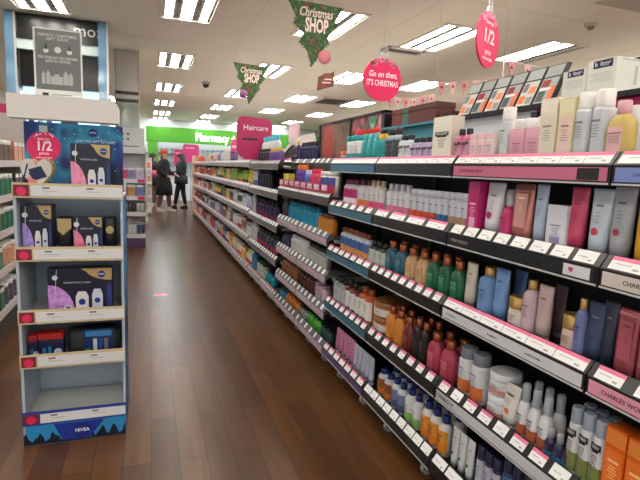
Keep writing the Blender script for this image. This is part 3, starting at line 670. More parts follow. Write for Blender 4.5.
# the long pale row, products per bay from near to far
PALD = [  # per shelf: colours from far to near
    [(206, 90, 60), (230, 120, 70), (214, 60, 60), (206, 190, 176), (230, 226, 220), (120, 90, 160), (110, 84, 150), (206, 200, 210)],
    [(214, 96, 70), (222, 214, 206), (200, 60, 50), (226, 120, 60), (226, 220, 212), (90, 170, 80), (232, 190, 40), (130, 170, 50)],
    [(206, 100, 70), (224, 220, 214), (200, 70, 40), (222, 216, 208), (120, 130, 80), (224, 190, 50), (40, 70, 60), (200, 206, 214)],
    [(180, 70, 60), (70, 80, 110), (40, 80, 96), (214, 210, 208), (96, 90, 150), (200, 196, 190), (130, 50, 60), (220, 216, 214)],
    [(214, 110, 80), (210, 204, 200), (40, 44, 60), (190, 60, 60), (214, 190, 190), (150, 160, 190), (220, 150, 50), (214, 220, 200)]]
CN = lambda c: ('white' if min(c) > 195 else 'red' if c[0] > 175 and c[1] < 80 else 'yellow' if c[0] > 215 and c[1] > 180 and c[2] < 90 else 'orange' if c[0] > 195 and c[1] < 160 and c[2] < 120 else 'purple' if c[2] > c[1] + 30 and c[0] > 80 else 'green' if c[1] > c[0] and c[1] > c[2] else 'blue' if c[2] > c[0] else 'maroon' if c[1] < 60 else 'olive' if c[2] < 100 else 'pinkish')
ORD = ['first', 'second', 'third', 'fourth', 'fifth', 'sixth', 'seventh', 'eighth', 'ninth', 'tenth', 'last']
for k in range(nD):
    a = 5.82 + k * DW
    for si in range(5):
        z = ZD[si] + .0604; y = a + DW - .02
        for g in range(2):
            pal = PALD[si]; pos = (nD - 1 - k) / (nD - 1) * (len(pal) - 1)
            c = pal[max(0, min(len(pal) - 1, int(round(pos + R.uniform(-1.2, 1.2)))))]
            c = tuple(max(20, min(240, v + R.randint(-14, 14))) for v in c)
            kd = R.choice(['box', 'flip', 'bottle', 'tube', 'flip', 'box']); n = R.choice([3, 3, 4])
            L = (DW - .04) / 2 - .01; hh = R.uniform(.15, .2)
            cc = R.choice([c, WHITE, (210, 206, 200), tuple(int(v * .6) for v in c)])
            facing(kd, n, y, y - L, hh, z, '%s %s %s' % (CN(c), 'topped' if cc == c else 'light topped' if min(cc) > 195 else 'dark topped', CAT[kd]) if cc != c else '%s %s' % (CN(c), CAT[kd]),
                   '%s shelf, %s pale bay past haircare sign, %s half' % (['top', 'second', 'third', 'fourth', 'bottom'][si], ORD[k], 'far' if g == 0 else 'near'),
                   c=c, cc=cc, lc=tuple(min(240, v + 20) for v in c), accent=R.choice([None, (220, 216, 210), (60, 60, 90), (220, 80, 80)]), xf=1.166, nm={'flip': 'conditioner_bottle', 'bottle': 'shower_gel_bottle', 'box': 'toiletry_carton'}.get(kd))
            y -= L + .02
# ---------------------------------------------------------------- on top of the shelving
# slanted display packs with black trays
def slant_pack(y0, y1, k):
    L = y1 - y0
    t = thing('hair_tool_pack', 'black and orange hair tool pack leaning back on the shelving, %s' % ['nearest the white cartons', 'second from the white cartons', 'third from the white cartons', 'fourth from the white cartons', 'fifth from the white cartons', 'farthest from the white cartons'][k], 'box', (1.505, y0, 1.6605), 0, 'leaning hair tool packs')
    b = bm_new(); dx = .075
    prism(b, [(0, 0), (.022, 0), (.022 + dx, .168), (dx, .168)], .003, L - .003, 'y'); obj('carton', b, M((44, 46, 48), .4), t)
    def patch(nm, quads, cs, lift):
        b = bm_new()
        for mi, (u0, u1, v0, v1, lf) in enumerate(quads):
            f = b.faces.new([b.verts.new((dx * v - .0012 - lf * lift, L - .003 - u * (L - .006), .168 * v + .0006)) for u, v in ((u0, v0), (u1, v0), (u1, v1), (u0, v1))]); f.material_index = mi
        obj(nm, b, [M(c) for c in cs], t)
    alt = k % 2
    if alt: patch('front_print', [(.05, .95, .04, .66, 0), (.1, .45, .1, .3, 1), (.5, .9, .34, .52, 1), (.1, .4, .4, .62, 1), (.55, .9, .08, .25, 1), (.05, .95, .7, .97, 0)],
                [(210, 206, 200), (236, 130, 70), (238, 140, 84), (120, 124, 126), (150, 150, 150), (172, 180, 178)], .0008)
    else: patch('front_print', [(.05, .95, .04, .66, 0), (.1, .55, .44, .62, 1), (.1, .5, .08, .34, 1), (.68, .95, .06, .45, 1), (.1, .8, .36, .42, 1), (.05, .95, .7, .97, 0)],
                [(170, 174, 176), (150, 30, 34), (70, 84, 88), (236, 120, 60), (230, 230, 230), (160, 164, 160)], .0008)
yy = [1.60, 1.705, 1.81, 1.915, 2.02, 2.125, 2.23]
for k in range(6): slant_pack(yy[k], yy[k + 1], k)
b = bm_new(); box(b, 1.47, 1.72, .3, 2.35, 1.641, 1.66)
tag(obj('top_shelf', b, M(BLACK, .4)), 'black ledge along the top of the near shelving back panel', 'shelf')
b = bm_new(); box(b, 1.47, 1.72, 2.352, 3.04, 1.641, 1.655)
tag(obj('top_shelf', b, M((60, 130, 150), .4)), 'teal edged ledge carrying the brown boxes', 'shelf')
for i, x in enumerate((1.53, 1.7)):
    pass
def white_carton(loc, sx, sy, sz, label):
    t = thing('shipping_carton', label, 'box', loc, 0)
    b = bm_new(); box(b, 0, sx, 0, sy, 0, sz); obj('carton', b, M((224, 224, 214), .6), t, bevel=.002)
    b = bm_new(); box(b, -.001, .001, sy * .12, sy * .78, sz * .76, sz * .97, 0)
    add_text(b, 'b', .022, aisle(-.0015, sy * .68, sz * .865), 1, .02); add_text(b, 'Beyond', .014, aisle(-.0015, sy * .38, sz * .885), 1, .01, .3, sy * .36); add_text(b, 'beauty', .009, aisle(-.0015, sy * .38, sz * .83), 1, .0, 0, sy * .28)
    obj('name_label', b, [M(NAVY), M((226, 228, 232))], t)
    b = bm_new()
    for k_ in range(5): box(b, -.001, .001, sy * .1, sy * (.9 - .07 * (k_ % 3)), sz * (.62 - k_ * .055), sz * (.62 - k_ * .055) + .0014)
    obj('printed_line', b, M((176, 176, 168)), t)
    b = bm_new(); box(b, sx * .12, sx * .9, -.0006, .0006, sz * .93, sz * .97); box(b, -.0006 + sx * .4, sx * .46, -.0006, .0006, sz * .3, sz * .8); obj('tape', b, M((190, 186, 170)), t)
A = at(563, 76, x=1.5).y; B = at(588, 66, x=1.5).y; C = at(617, 60, x=1.5).y
white_carton((1.5, B + .003, 1.6605), .22, A - B - .003, at(575, 70, x=1.5).z - 1.66, 'white carton with a navy label next to the leaning black packs')
white_carton((1.5, C, 1.6605), .22, B - C, at(603, 59, x=1.5).z - 1.66, 'white carton with a navy label nearer the right edge')
white_carton((1.74, 1.36, 1.6605), .2, .2, .175, 'taller white carton standing behind the other two')
b = bm_new(); box(b, 1.72, 1.98, .3, 1.8, 1.62, 1.66); tag(obj('back_ledge', b, M(DARK)), 'dark ledge behind the white cartons', 'shelf')
b = bm_new(); box(b, 1.8, 1.9, .5, 1.7, 0, 1.62); tag(obj('back_support', b, M(DARK)), 'dark support under the ledge behind the cartons', 'support')
# brown gift boxes above the black bay
for k, (pl, pr, ty, c, lb) in enumerate((((392, 0), (402, 0), 111, (120, 54, 44), 'small reddish brown gift box beside the green box'), ((402, 0), (409, 0), 109, (70, 104, 90), 'dark green gift box between brown ones'), ((409, 0), (437, 0), 107, (98, 40, 34), 'long maroon gift box'), ((438, 0), (452, 0), 113, (84, 40, 34), 'low maroon gift box next to the black packs'))):
    a = at(pl[0], ty, x=1.52); c_ = at(pr[0], ty, x=1.52)
    t = thing('gift_box', lb, 'box', (1.52, c_.y, 1.6605), 0)
    L = a.y - c_.y - .004; hh = a.z - 1.66
    b = bm_new(); box(b, 0, .12, 0, L, 0, hh * .7); obj('base', b, M(c, .5), t, bevel=.002)
    b = bm_new(); box(b, -.003, .123, -.001, L + .001, hh * .7, hh); obj('lid', b, M(tuple(int(v * .85) for v in c), .5), t, bevel=.002)
# framed posters above the pale pink bays
t = thing('poster_frame', 'black framed double poster panel above the pale pink shelving', 'poster', (1.5, 3.06, 1.435), 0)
L = 1.36; Hh = .345
b = bm_new()
box(b, 0, .07, 0, .05, 0, Hh); box(b, 0, .04, L - .03, L, 0, Hh); box(b, 0, .07, 0, L, 0, .02); box(b, 0, .07, 0, L, Hh - .015, Hh); box(b, 0, .04, .6, .63, 0, Hh); obj('frame', b, M(BLACK, .3), t)
PM1 = ramp_mat('poster_art_pink', 7, [(.3, (230, 170, 180)), (.45, (206, 90, 110)), (.55, (110, 84, 76)), (.7, (90, 120, 100))], .12, 2)
PM2 = ramp_mat('poster_art_brown', 5, [(.3, (190, 90, 80)), (.5, (150, 120, 104)), (.7, (120, 104, 84))], .12, 2)
b = bm_new(); box(b, .012, .03, .05, .6, .02, Hh - .015); 
prism(b, [(.32 + .09 * math.cos(a), .15 + .15 * math.sin(a)) for a in [2 * PI * i / 18 for i in range(18)]], .009, .013, 'x', 1)
prism(b, [(.2, .16), (.12, .32), (.28, .32)], .008, .013, 'x', 2)
prism(b, [(.46 + .07 * math.cos(a), .14 + .12 * math.sin(a)) for a in [2 * PI * i / 18 for i in range(18)]], .009, .013, 'x', 3)
add_text(b, '241', .06, aisle(.007, .2, .25), 4, .01)
obj('poster', b, [PM1, M((90, 92, 84)), M((60, 140, 100)), M((226, 70, 130)), M((214, 230, 220))], t)
b = bm_new(); box(b, .012, .03, .63, L - .03, .02, Hh - .015)
prism(b, [(1.12 + .15 * math.cos(a), .12 + .19 * max(-.5, math.sin(a))) for a in [2 * PI * i / 18 for i in range(18)]], .009, .013, 'x', 1)
obj('poster', b, [PM2, M((204, 84, 76))], t)
# pale cartons tipped on the shelving top behind the yellow capped bottles
t = thing('tipped_carton', 'open pale pink carton tipped forward on the shelving top', 'box', (1.52, 5.05, 1.56), 0)
b = bm_new(); box(b, -.12, .1, -.3, .3, 0, .09); o = obj('carton', b, M((240, 230, 226), .6), t, rot=(math.radians(-12), math.radians(-18), 0), bevel=.003)
b = bm_new(); box(b, -.16, -.12, -.28, .28, .03, .035); o = obj('flap', b, M((232, 222, 218), .6), t, rot=(math.radians(-12), math.radians(-18), 0))
b = bm_new(); box(b, 1.46, 1.6, 4.9, 5.2, 1.441, 1.49); tag(obj('black_carton', b, M((60, 54, 56))), 'dark block under the tipped pale carton', 'box')
b = bm_new(); yc = at(294, 125, x=1.73).y; box(b, 1.72, 1.75, yc - .2, yc + .2, 1.7, 1.93); box(b, 1.73, 1.74, yc, yc + .03, 0, 1.7); tag(obj('header_card', b, M((238, 200, 206), .6)), 'blank pale pink header card above the tipped carton', 'sign')
# the haircare sign
p0 = at(236.5, 158, y=5.79); p1 = at(272.5, 119, y=5.79)
t = thing('haircare_sign', 'large magenta rounded sign reading Haircare standing up from the shelving', 'sign', (p0.x, 5.79, 1.4508), 0)
w = p1.x - p0.x; h = 1.93 - 1.45
b = bm_new(); r = .07
pts = [(w * .25, 0)]
pts += [(w, 0), (w, h - r)]
pts += [(w - r * 1.6 + r * 1.6 * math.cos(a), h - r + r * math.sin(a)) for a in [PI / 2 * i / 6 for i in range(1, 6)]]
pts += [(w - r * 1.8, h), (r, h + .01)] + [(r + r * math.cos(a) - .0, h - r + .01 + r * math.sin(a)) for a in [PI / 2 + PI / 2 * i / 6 for i in range(1, 7)]] + [(0, .1), (.04, .03)]
prism(b, pts, 0, .02, 'y'); obj('panel', b, M((198, 32, 104), .35), t)
b = bm_new(); add_text(b, 'Haircare', .085, front(w * .53, -.002, h - .115), 0, .012); obj('lettering', b, M((245, 230, 238)), t)
b = bm_new(); box(b, .06, .24, -.004, .0, h * .46, h * .51); obj('strip', b, M((50, 20, 34)), t)
b = bm_new()
for i in range(2): box(b, .05, .2, -.003, 0, h * .58 - i * .02 - .0, h * .585 - i * .02); 
obj('small_print', b, M((150, 30, 80)), t)
# another pink sign further along and one by the pharmacy
for nm, (pa, pb, y_, zz, txt, lb) in {'a': ((231, 158), (239, 139), 7.6, 1.44, None, 'pink category sign just beyond the haircare sign'), 'b': ((183, 162), (199, 145), 17.5, 0, 'Offers', 'pink freestanding sign by the pharmacy behind the black clad shopper'), 'c': ((174, 166), (184, 150), 18.2, 0, None, 'pink sign panel between the two shoppers')}.items():
    a = at(*pa, y=y_); c_ = at(*pb, y=y_)
    t = thing('category_sign', lb, 'sign', (a.x, y_, 0)); w = c_.x - a.x
    b = bm_new(); z0, z1 = a.z, c_.z; r = .05
    pts = [(0, z0), (w, z0), (w, z1 - r), (w - r, z1), (r, z1 + .01), (0, z1 - r)]
    prism(b, pts, 0, .02, 'y'); obj('panel', b, M((226, 60, 130), .4), t)
    b = bm_new(); box(b, w * .15, w * .7, -.004, 0, z1 - .14, z1 - .1); obj('stripe', b, M((240, 200, 220)), t)
    b = bm_new()
    tube(b, (w * .5, .01, 1.452 if zz else 0), (w * .5, .01, z0), .012)
    obj('post', b, M(GREY), t)

# ---------------------------------------------------------------- hanging signs
def string(t, x, z0, z1):
    b = bm_new(); tube(b, (x, 0, z0), (x, 0, z1), .0011, n=5); obj('hanging_wire', b, M((190, 190, 190), .3), t)
def shop_tree(cx, y, zt, zb, w, label, bx=.085, bz=.085, bc=(214, 130, 140)):
    t = thing('hanging_tree_sign', label, 'hanging sign', (cx, y, 0), 0)
    h = zt - zb
    FIR = ramp_mat('fir', 38, [(.3, (22, 46, 20)), (.5, (44, 80, 36)), (.68, (84, 124, 62)), (.74, (160, 50, 44))], .6, 4)
    b = bm_new(); rr = random.Random(3)
    tri = [(-w / 2, zt), (w / 2, zt - .015), (w * .36, zt - h * .26), (w * .38, zt - h * .34), (w * .24, zt - h * .5), (w * .24, zt - h * .6), (w * .12, zt - h * .76), (-.02, zb), (-w * .12, zt - h * .76), (-w * .27, zt - h * .62), (-w * .2, zt - h * .5), (-w * .36, zt - h * .36), (-w * .34, zt - h * .26)]
    prism(b, tri, 0, .012, 'y'); obj('panel', b, FIR, t)
    b = bm_new()
    for k in range(90):                       # sprigs sticking out around the edge
        i = rr.randrange(2, 12) if k % 3 else rr.choice((2, 3, 5, 8, 10, 11)); a, c_ = tri[i], tri[(i + 1) % 13]; f = rr.random()
        px, pz = a[0] + (c_[0] - a[0]) * f, a[1] + (c_[1] - a[1]) * f
        an = math.atan2(pz - (zt - h * .4), px) + rr.uniform(-.8, .8); l = rr.uniform(.012, .026)
        q_ = (px + l * math.cos(an), rr.uniform(-.004, .016), pz + l * math.sin(an))
        tube(b, (px, .006, pz), q_, .004, n=4, r1=.001)
    obj('fir_needles', b, M((52, 90, 44), .7), t)
    b = bm_new(); add_text(b, 'Christmas', .1, front(.0, -.004, zt - h * .17), 0, .015, .25, w * .6)
    obj('script_lettering', b, M((232, 206, 200)), t)
    b = bm_new(); add_text(b, 'SHOP', .15, front(.01, -.004, zt - h * .37), 0, .035, 0, w * .42)
    obj('block_lettering', b, M((240, 214, 208)), t)
    b = bm_new()
    for k in range(16):
        u = rr.uniform(-.4, .4) * w * .6; v = rr.choice((rr.uniform(.02, .08), rr.uniform(.5, .85))); u *= (1 - v)
        sphere(b, (u, -.003, zt - h * v), .008, n=6, sy=.4)
    obj('berries', b, M((190, 50, 44)), t)
    b = bm_new(); lathe(b, [(.001, -.006), (.055, -.006), (.055, .006), (.001, .006)], n=20)
    for v in b.verts: v.co = Vector((v.co.x + bx, v.co.z - .01, v.co.y + zb + bz))
    obj('bauble', b, M(bc, .4), t)
    for s in (-1, 1): string(t, s * w * .4, zt, ZC)
    return t
shop_tree(1.29, 4, 2.705, 2.2, .475, 'near green triangular tree sign reading Christmas SHOP')
a = at(233, 62, y=6.5); c_ = at(269, 66, y=6.5); d_ = at(250, 104, y=6.5)
shop_tree((a.x + c_.x) / 2, 6.5, a.z, d_.z, c_.x - a.x, 'smaller far green tree sign reading Christmas SHOP', -.1, .12, (130, 80, 130))
def bauble_sign(cx, y, cz, r, rz, lines_, label, frac=False, rt=0):
    t = thing('hanging_bauble_sign', label, 'hanging sign', (cx, y, cz), rz)
    b = bm_new(); n = 40
    prism(b, [(r * math.cos(2 * PI * i / n), r * math.sin(2 * PI * i / n)) for i in range(n)], 0, .012, 'y'); obj('disc', b, M((222, 30, 92), .35), t)
    b = bm_new(); rr = random.Random(5)
    for i in range(46):
        an = PI / 2 + rr.uniform(-.75, .75); q_ = r * rr.uniform(.78, .97); s_ = rr.uniform(.006, .014)
        prism(b, [(q_ * math.cos(an) + s_ * math.cos(k), q_ * math.sin(an) + s_ * math.sin(k)) for k in [2 * PI * j / 6 for j in range(6)]], -.002, 0, 'y')
    obj('snow_print', b, M((240, 150, 178)), t)
    b = bm_new(); box(b, -.035, .035, -.002, .014, r * .97, r * 1.17); box(b, -.045, .045, -.003, .015, r * .97, r * 1.02)
    obj('silver_cap', b, M((190, 188, 190), .3, .5), t)
    b = bm_new(); n = 16; rg = []
    for i in range(n):
        a0, a1 = 2 * PI * i / n, 2 * PI * (i + 1) / n
        tube(b, (.03 * math.cos(a0), .006, r * 1.3 + .035 * math.sin(a0)), (.03 * math.cos(a1), .006, r * 1.3 + .035 * math.sin(a1)), .005, n=5)
    obj('ring', b, M((200, 198, 200), .3, .5), t)
    b = bm_new()
    for s_, size, z_, w_, sh_ in lines_: add_text(b, s_, size, front(0, -.003, z_), 0, .02, sh_, w_)
    if frac:
        tube(b, (-.035, -.003, -.035), (.03, -.003, .075), .006, n=4)
    obj('lettering', b, M((250, 226, 234)), t)
    string(t, 0, r * 1.3 + .03, ZC - cz)
a = at(382.5, 79.5, y=4)
bauble_sign(a.x, 4, a.z, .183, 0, [('Go on then,', .07, .04, .27, .25), ("IT'S CHRISTMAS", .068, -.035, .3, 0)], 'round pink bauble sign reading Go on then, IT\'S CHRISTMAS')
a = at(488.5, 40, y=3.1)
bauble_sign(a.x, 3.1, a.z, .192, math.radians(30), [('Better than', .035, .115, .13, 0), ('1/2', .13, .02, .17, 0), ('price', .05, -.085, .1, 0), ('selected gifts', .03, -.13, .17, 0)], 'pink bauble sign with one half price, turned nearly edge on')
# small hanging brown house card
a = at(326, 80, y=6)
t = thing('hanging_gift_card', 'small brown and red card hanging below the near tree sign', 'hanging sign', (a.x, 6, a.z), math.radians(-20))
b = bm_new(); prism(b, [(-.11, -.13), (.1, -.07), (.1, .12), (.07, .09), (-.02, .08), (-.1, .03)], 0, .02, 'y'); obj('card', b, ramp_mat('card_print', 20, [(.35, (60, 40, 30)), (.5, (110, 60, 50)), (.65, (150, 40, 40))], .5), t)
b = bm_new(); box(b, -.02, .07, -.003, 0, -.0, .015); box(b, -.05, .06, -.003, 0, -.04, -.025); obj('print', b, M((225, 210, 200)), t)
string(t, 0, .09, ZC - a.z)
# bunting: strings of little pennants
def bunting(pts, n, size, label, drop=None):
    t = thing('bunting', label, 'bunting', tuple(pts[0]), 0)
    o0 = Vector(pts[0]); b = bm_new(); tube(b, (0, 0, 0), (0, 0, ZC - o0.z), .002, n=4)
    P = [Vector(p) - o0 for p in pts]
    for p_, q_ in zip(P[:-1], P[1:]): tube(b, p_, q_, .004, n=4)
    if drop: tube(b, P[0], P[0] + Vector((0, 0, -drop)), .003, n=4)
    obj('string', b, M((226, 200, 196)), t)
    tot = len(P) - 1
    for i in range(n):
        f = (i + .5) / n * tot; k = min(tot - 1, int(f)); c_ = P[k].lerp(P[k + 1], f - k); d = (P[k + 1] - P[k]).normalized()
        b = bm_new(); off = Vector((d.y, -d.x, 0)).normalized() * .002
        a0, a1, a2 = c_ - d * size * .5, c_ + d * size * .5, c_ + Vector((0, 0, -size * 1.35))
        for o_, rv in ((off, 0), (-off, 1)):
            vs = [b.verts.new(v + o_) for v in (a0, a1, a2)]; b.faces.new(vs)
        c3 = (a0 + a1 + a2) / 3
        sphere(b, c3 - off * 1.5, size * .17, mi=1, n=6)
        obj('pennant', b, [M((232, 190, 188) if i % 2 else (222, 150, 156)), M((186, 40, 60))], t)
g = lambda a_, b_, y_: tuple(at(a_, b_, y=y_))
bunting([g(504, 60, 2.6), g(545, 69, 2.7), g(600, 76, 2.8), g(650, 78, 2.9)], 8, .075, 'near string of pink pennants above the leaning packs', .22)
bunting([g(436, 83, 4.8), g(470, 81, 4.8), g(515, 77, 4.6)], 6, .11, 'string of pink pennants left of the half price bauble', .3)
bunting([g(386, 96, 5.6), g(410, 99, 5.6), g(436, 94, 5.6)], 6, .11, 'far string of pink pennants right of the round bauble')

# ---------------------------------------------------------------- gift display stand
SX0, SX1, SY0, SY1 = -.573, -.118, 2.5, 2.86
t = thing('gift_display_stand', 'freestanding cardboard gift display with a white header, left of the aisle', 'display stand', (SX0, SY0, 0), 0)
W = SX1 - SX0; Dp = SY1 - SY0; DB = .17
CARD = M((176, 190, 202), .6); CREAM = M((206, 190, 152), .6)
AUR = ramp_mat('aurora_print', 5, [(.36, (14, 22, 66)), (.46, (22, 52, 130)), (.56, (50, 150, 190)), (.63, (20, 40, 110))], .5, 2, stretch=(1, 1, .7))
b = bm_new(); box(b, 0, W, Dp - .012, Dp, 0, 1.25); obj('back_panel', b, CARD, t)
for x0_, nm in ((0, 'left'), (W - .012, 'right')):
    b = bm_new(); box(b, x0_, x0_ + .012, .004, Dp - .013, 0, 1.2, 0); 
    xo = x0_ - .0008 if nm == 'left' else x0_ + .0118
    box(b, xo, xo + .001, .006, Dp - .014, .01, 1.19, 1)
    obj('side_panel', b, [CARD, AUR], t)
b = bm_new(); box(b, .02, W - .004, DB, DB + .012, 1.21, 1.53, 0)
o = obj('backdrop', b, AUR, t)
b = bm_new(); rr = random.Random(2)
for k in range(26):
    s_ = rr.uniform(.0018, .0036); sphere(b, (rr.uniform(.03, W - .02), DB - .001, rr.uniform(1.3, 1.52)), s_, n=5, sy=.3)
obj('star_print', b, M((226, 236, 246)), t)
def hills(bm, x0, x1, zb, amp, y, mi, seed):
    rr = random.Random(seed); n = 26
    pts = [(x0, zb)] + [(x0 + (x1 - x0) * i / n, zb + amp * (.45 + .35 * math.sin(i * .7 + seed) + rr.uniform(0, .35))) for i in range(n + 1)] + [(x1, zb)]
    prism(bm, pts, y - .001, y, 'y', mi)
b = bm_new(); hills(b, .006, .12, 1.24, .09, DB - .0002, 0, 3); hills(b, W - .09, W - .006, 1.24, .12, DB - .0002, 0, 4); obj('forest_print', b, M((14, 20, 44)), t)
def disc_pts(cx, cz, r, n=24): return [(cx + r * math.cos(2 * PI * i / n), cz + r * math.sin(2 * PI * i / n)) for i in range(n)]
def nivea(par, cx, cz, r, y, nm='logo'):
    b = bm_new(); prism(b, disc_pts(cx, cz, r), y - .0015, y, 'y', 0)
    add_text(b, 'NIVEA', r * .55, front(cx, y - .002, cz), 1, .02, 0, r * 1.5); return obj(nm, b, [M((20, 40, 130)), M((235, 240, 246))], par)
cxx = lambda px, py, y_: at(px, py, y=y_)
yb = SY0 + DB
a = at(44, 147, y=yb)
b = bm_new(); prism(b, disc_pts(a.x - SX0, a.z, .072, 30), DB - .003, DB - .0005, 'y', 0)
box(b, a.x - SX0 - .017, a.x - SX0 + .017, DB - .003, DB - .0005, a.z + .068, a.z + .1, 1)
for i in range(20):
    an = PI / 2 + rr.uniform(-.7, .7); q_ = .072 * rr.uniform(.82, .96); sphere(b, (a.x - SX0 + q_ * math.cos(an), DB - .003, a.z + q_ * math.sin(an)), .003, 2, n=5, sy=.3)
for s_, sz_, dz, w_ in (('Better than', .016, .037, .05), ('price', .02, -.03, .04), ('selected gifts', .012, -.05, .07)): add_text(b, s_, sz_, front(a.x - SX0, DB - .0036, a.z + dz), 2, .01, 0, w_)
add_text(b, '1/2', .062, front(a.x - SX0, DB - .0036, a.z + .003), 2, .02, 0, .06)
obj('bauble_print', b, [M((222, 30, 96)), M((200, 204, 212)), M((246, 232, 238))], t)
a = at(93, 133, y=yb); nivea(t, a.x - SX0, a.z, .02, DB - .0005)
b = bm_new(); add_text(b, 'GIVE THE GIFT OF CARE', .016, front(a.x - SX0 + .01, DB - .00055, a.z - .042), 0, .01, .2); add_text(b, 'this Christmas', .016, front(a.x - SX0 + .01, DB - .00055, a.z - .062), 0, .01, .3); obj('print', b, M((220, 232, 244)), t)
# header box with a rounded right corner
hz0, hz1 = 1.531, 1.632
b = bm_new(); r = .035
pts = [(-.0, hz0), (W - .012, hz0), (W - .012, hz1 - r)] + [(W - .012 - r + r * math.cos(a_), hz1 - r + r * math.sin(a_)) for a_ in [PI / 2 * i / 5 for i in range(1, 6)]] + [(0, hz1)]
prism(b, pts, -.03, .07, 'y'); obj('header_box', b, M((222, 220, 214), .5), t)
b = bm_new(); box(b, 0.02, W - .02, DB + .012, DB + .03, 1.21, 1.531); obj('header_support', b, CARD, t)
for sx_ in (.02, W - .032):
    pass
# shelves with price fronts
SZ = [(1.19, 1.245), (.9, .955), (.605, .66), (.39, .445), (.105, .16)]
for i, (z0, z1) in enumerate(SZ):
    b = bm_new(); box(b, .013, W - .013, .0, Dp - .032, z0 + .008, z0 + .018, 0); box(b, .0, W, -.008, 0, z0 - .006, z1 + .006, 1)
    s_ = obj('shelf', b, [M((206, 208, 204), .6), CREAM if i < 4 else M((36, 60, 150))], t)
    b = bm_new(); box(b, .075, W - .003, -.0105, -.008, z0 + .004, z1 - .006, 0)
    for u in (.12, .3):
        box(b, u, u + .03, -.0112, -.0105, z1 - .018, z1 - .012, 1); box(b, u, u + .06, -.0112, -.0105, z1 - .03, z1 - .028, 2)
    obj('price_strip', b, [M((222, 224, 224), .4), M((60, 60, 66)), M((150, 150, 156))], s_)
    b = bm_new(); box(b, .006, .068, -.0108, -.008, z0 + .002, z1 - .003, 0); prism(b, disc_pts(.037, (z0 + z1) / 2 - .004, .02, 12), -.0115, -.0108, 'y', 1)
    obj('pink_badge', b, [M((120, 40, 50)), M((226, 40, 96))], s_)
b = bm_new(); box(b, .01, W - .002, -.008, .0, .0, .098, 0)
obj('base_panel', b, M((40, 140, 196)), t)
b = bm_new(); prism(b, [(.13, .096), (W - .1, .096), (W - .17, .006), (.17, .006)], -.0095, -.008, 'y', 0); obj('sky_print', b, M((30, 50, 150)), t)
b = bm_new(); hills(b, .002, .18, .002, .055, -.008, 0, 1); hills(b, W - .16, W - .002, .002, .06, -.008, 0, 2); box(b, .17, W - .15, -.0098, -.008, .002, .01, 0); obj('forest_print', b, M((14, 20, 40)), t)
nivea(t, W * .56, .054, .042, -.0115)
# framed notice standing on the header
a0 = at(35, 94, y=2.56); a1 = at(83, 95, y=2.56); top = at(58, 29, y=2.56)
ww = a1.x - a0.x; hh = top.z - hz1 - .002
t = thing('framed_notice', 'grey Christmas notice in a white frame standing on the display header', 'sign', (a0.x, 2.56, hz1 + .0005), math.radians(-2))
b = bm_new(); box(b, 0, ww, 0, .01, 0, hh, 0); obj('frame', b, M((214, 216, 214), .4), t)
b = bm_new(); box(b, .008, ww - .006, -.001, .0, .036, hh - .006, 0); obj('poster', b, M((104, 108, 106), .25), t)
b = bm_new()
for s_, z_, w_ in (('PERFECT CHRISTMAS', hh - .03, .155), ('GIFT IDEAS', hh - .045, .09), ('KEEP SPARKLING THIS CHRISTMAS', hh - .125, .16), ('SAFE IN GIVING', hh - .14, .1)): add_text(b, s_, .016, front(ww / 2, -.0015, z_), 0, .01, 0, w_)
prism(b, disc_pts(ww / 2, hh - .09, .014, 14), -.0016, -.001, 'y', 0)
for cx_ in (.05, ww - .05):
    prism(b, disc_pts(cx_, hh - .096, .011, 10), -.0016, -.001, 'y', 0); prism(b, [(cx_ - .006, hh - .09), (cx_ + .006, hh - .09), (cx_ + .003, hh - .066), (cx_ - .003, hh - .066)], -.0017, -.001, 'y', 1)
for x_, w_, h_ in ((.03, .014, .045), (.048, .016, .05), (.066, .05, .035), (.118, .02, .05), (.14, .016, .045)):
    box(b, x_, x_ + w_, -.0016, -.001, .06, .06 + h_, 2); box(b, x_ + w_ * .3, x_ + w_ * .7, -.0016, -.001, .06 + h_, .07 + h_, 2)
box(b, .03, .055, -.0012, 0.0, .01, .022, 1); box(b, .07, .15, -.0012, 0, .014, .018, 3)
obj('print', b, [M((206, 208, 206)), M((40, 42, 44)), M((170, 172, 170)), M((150, 150, 150))], t)

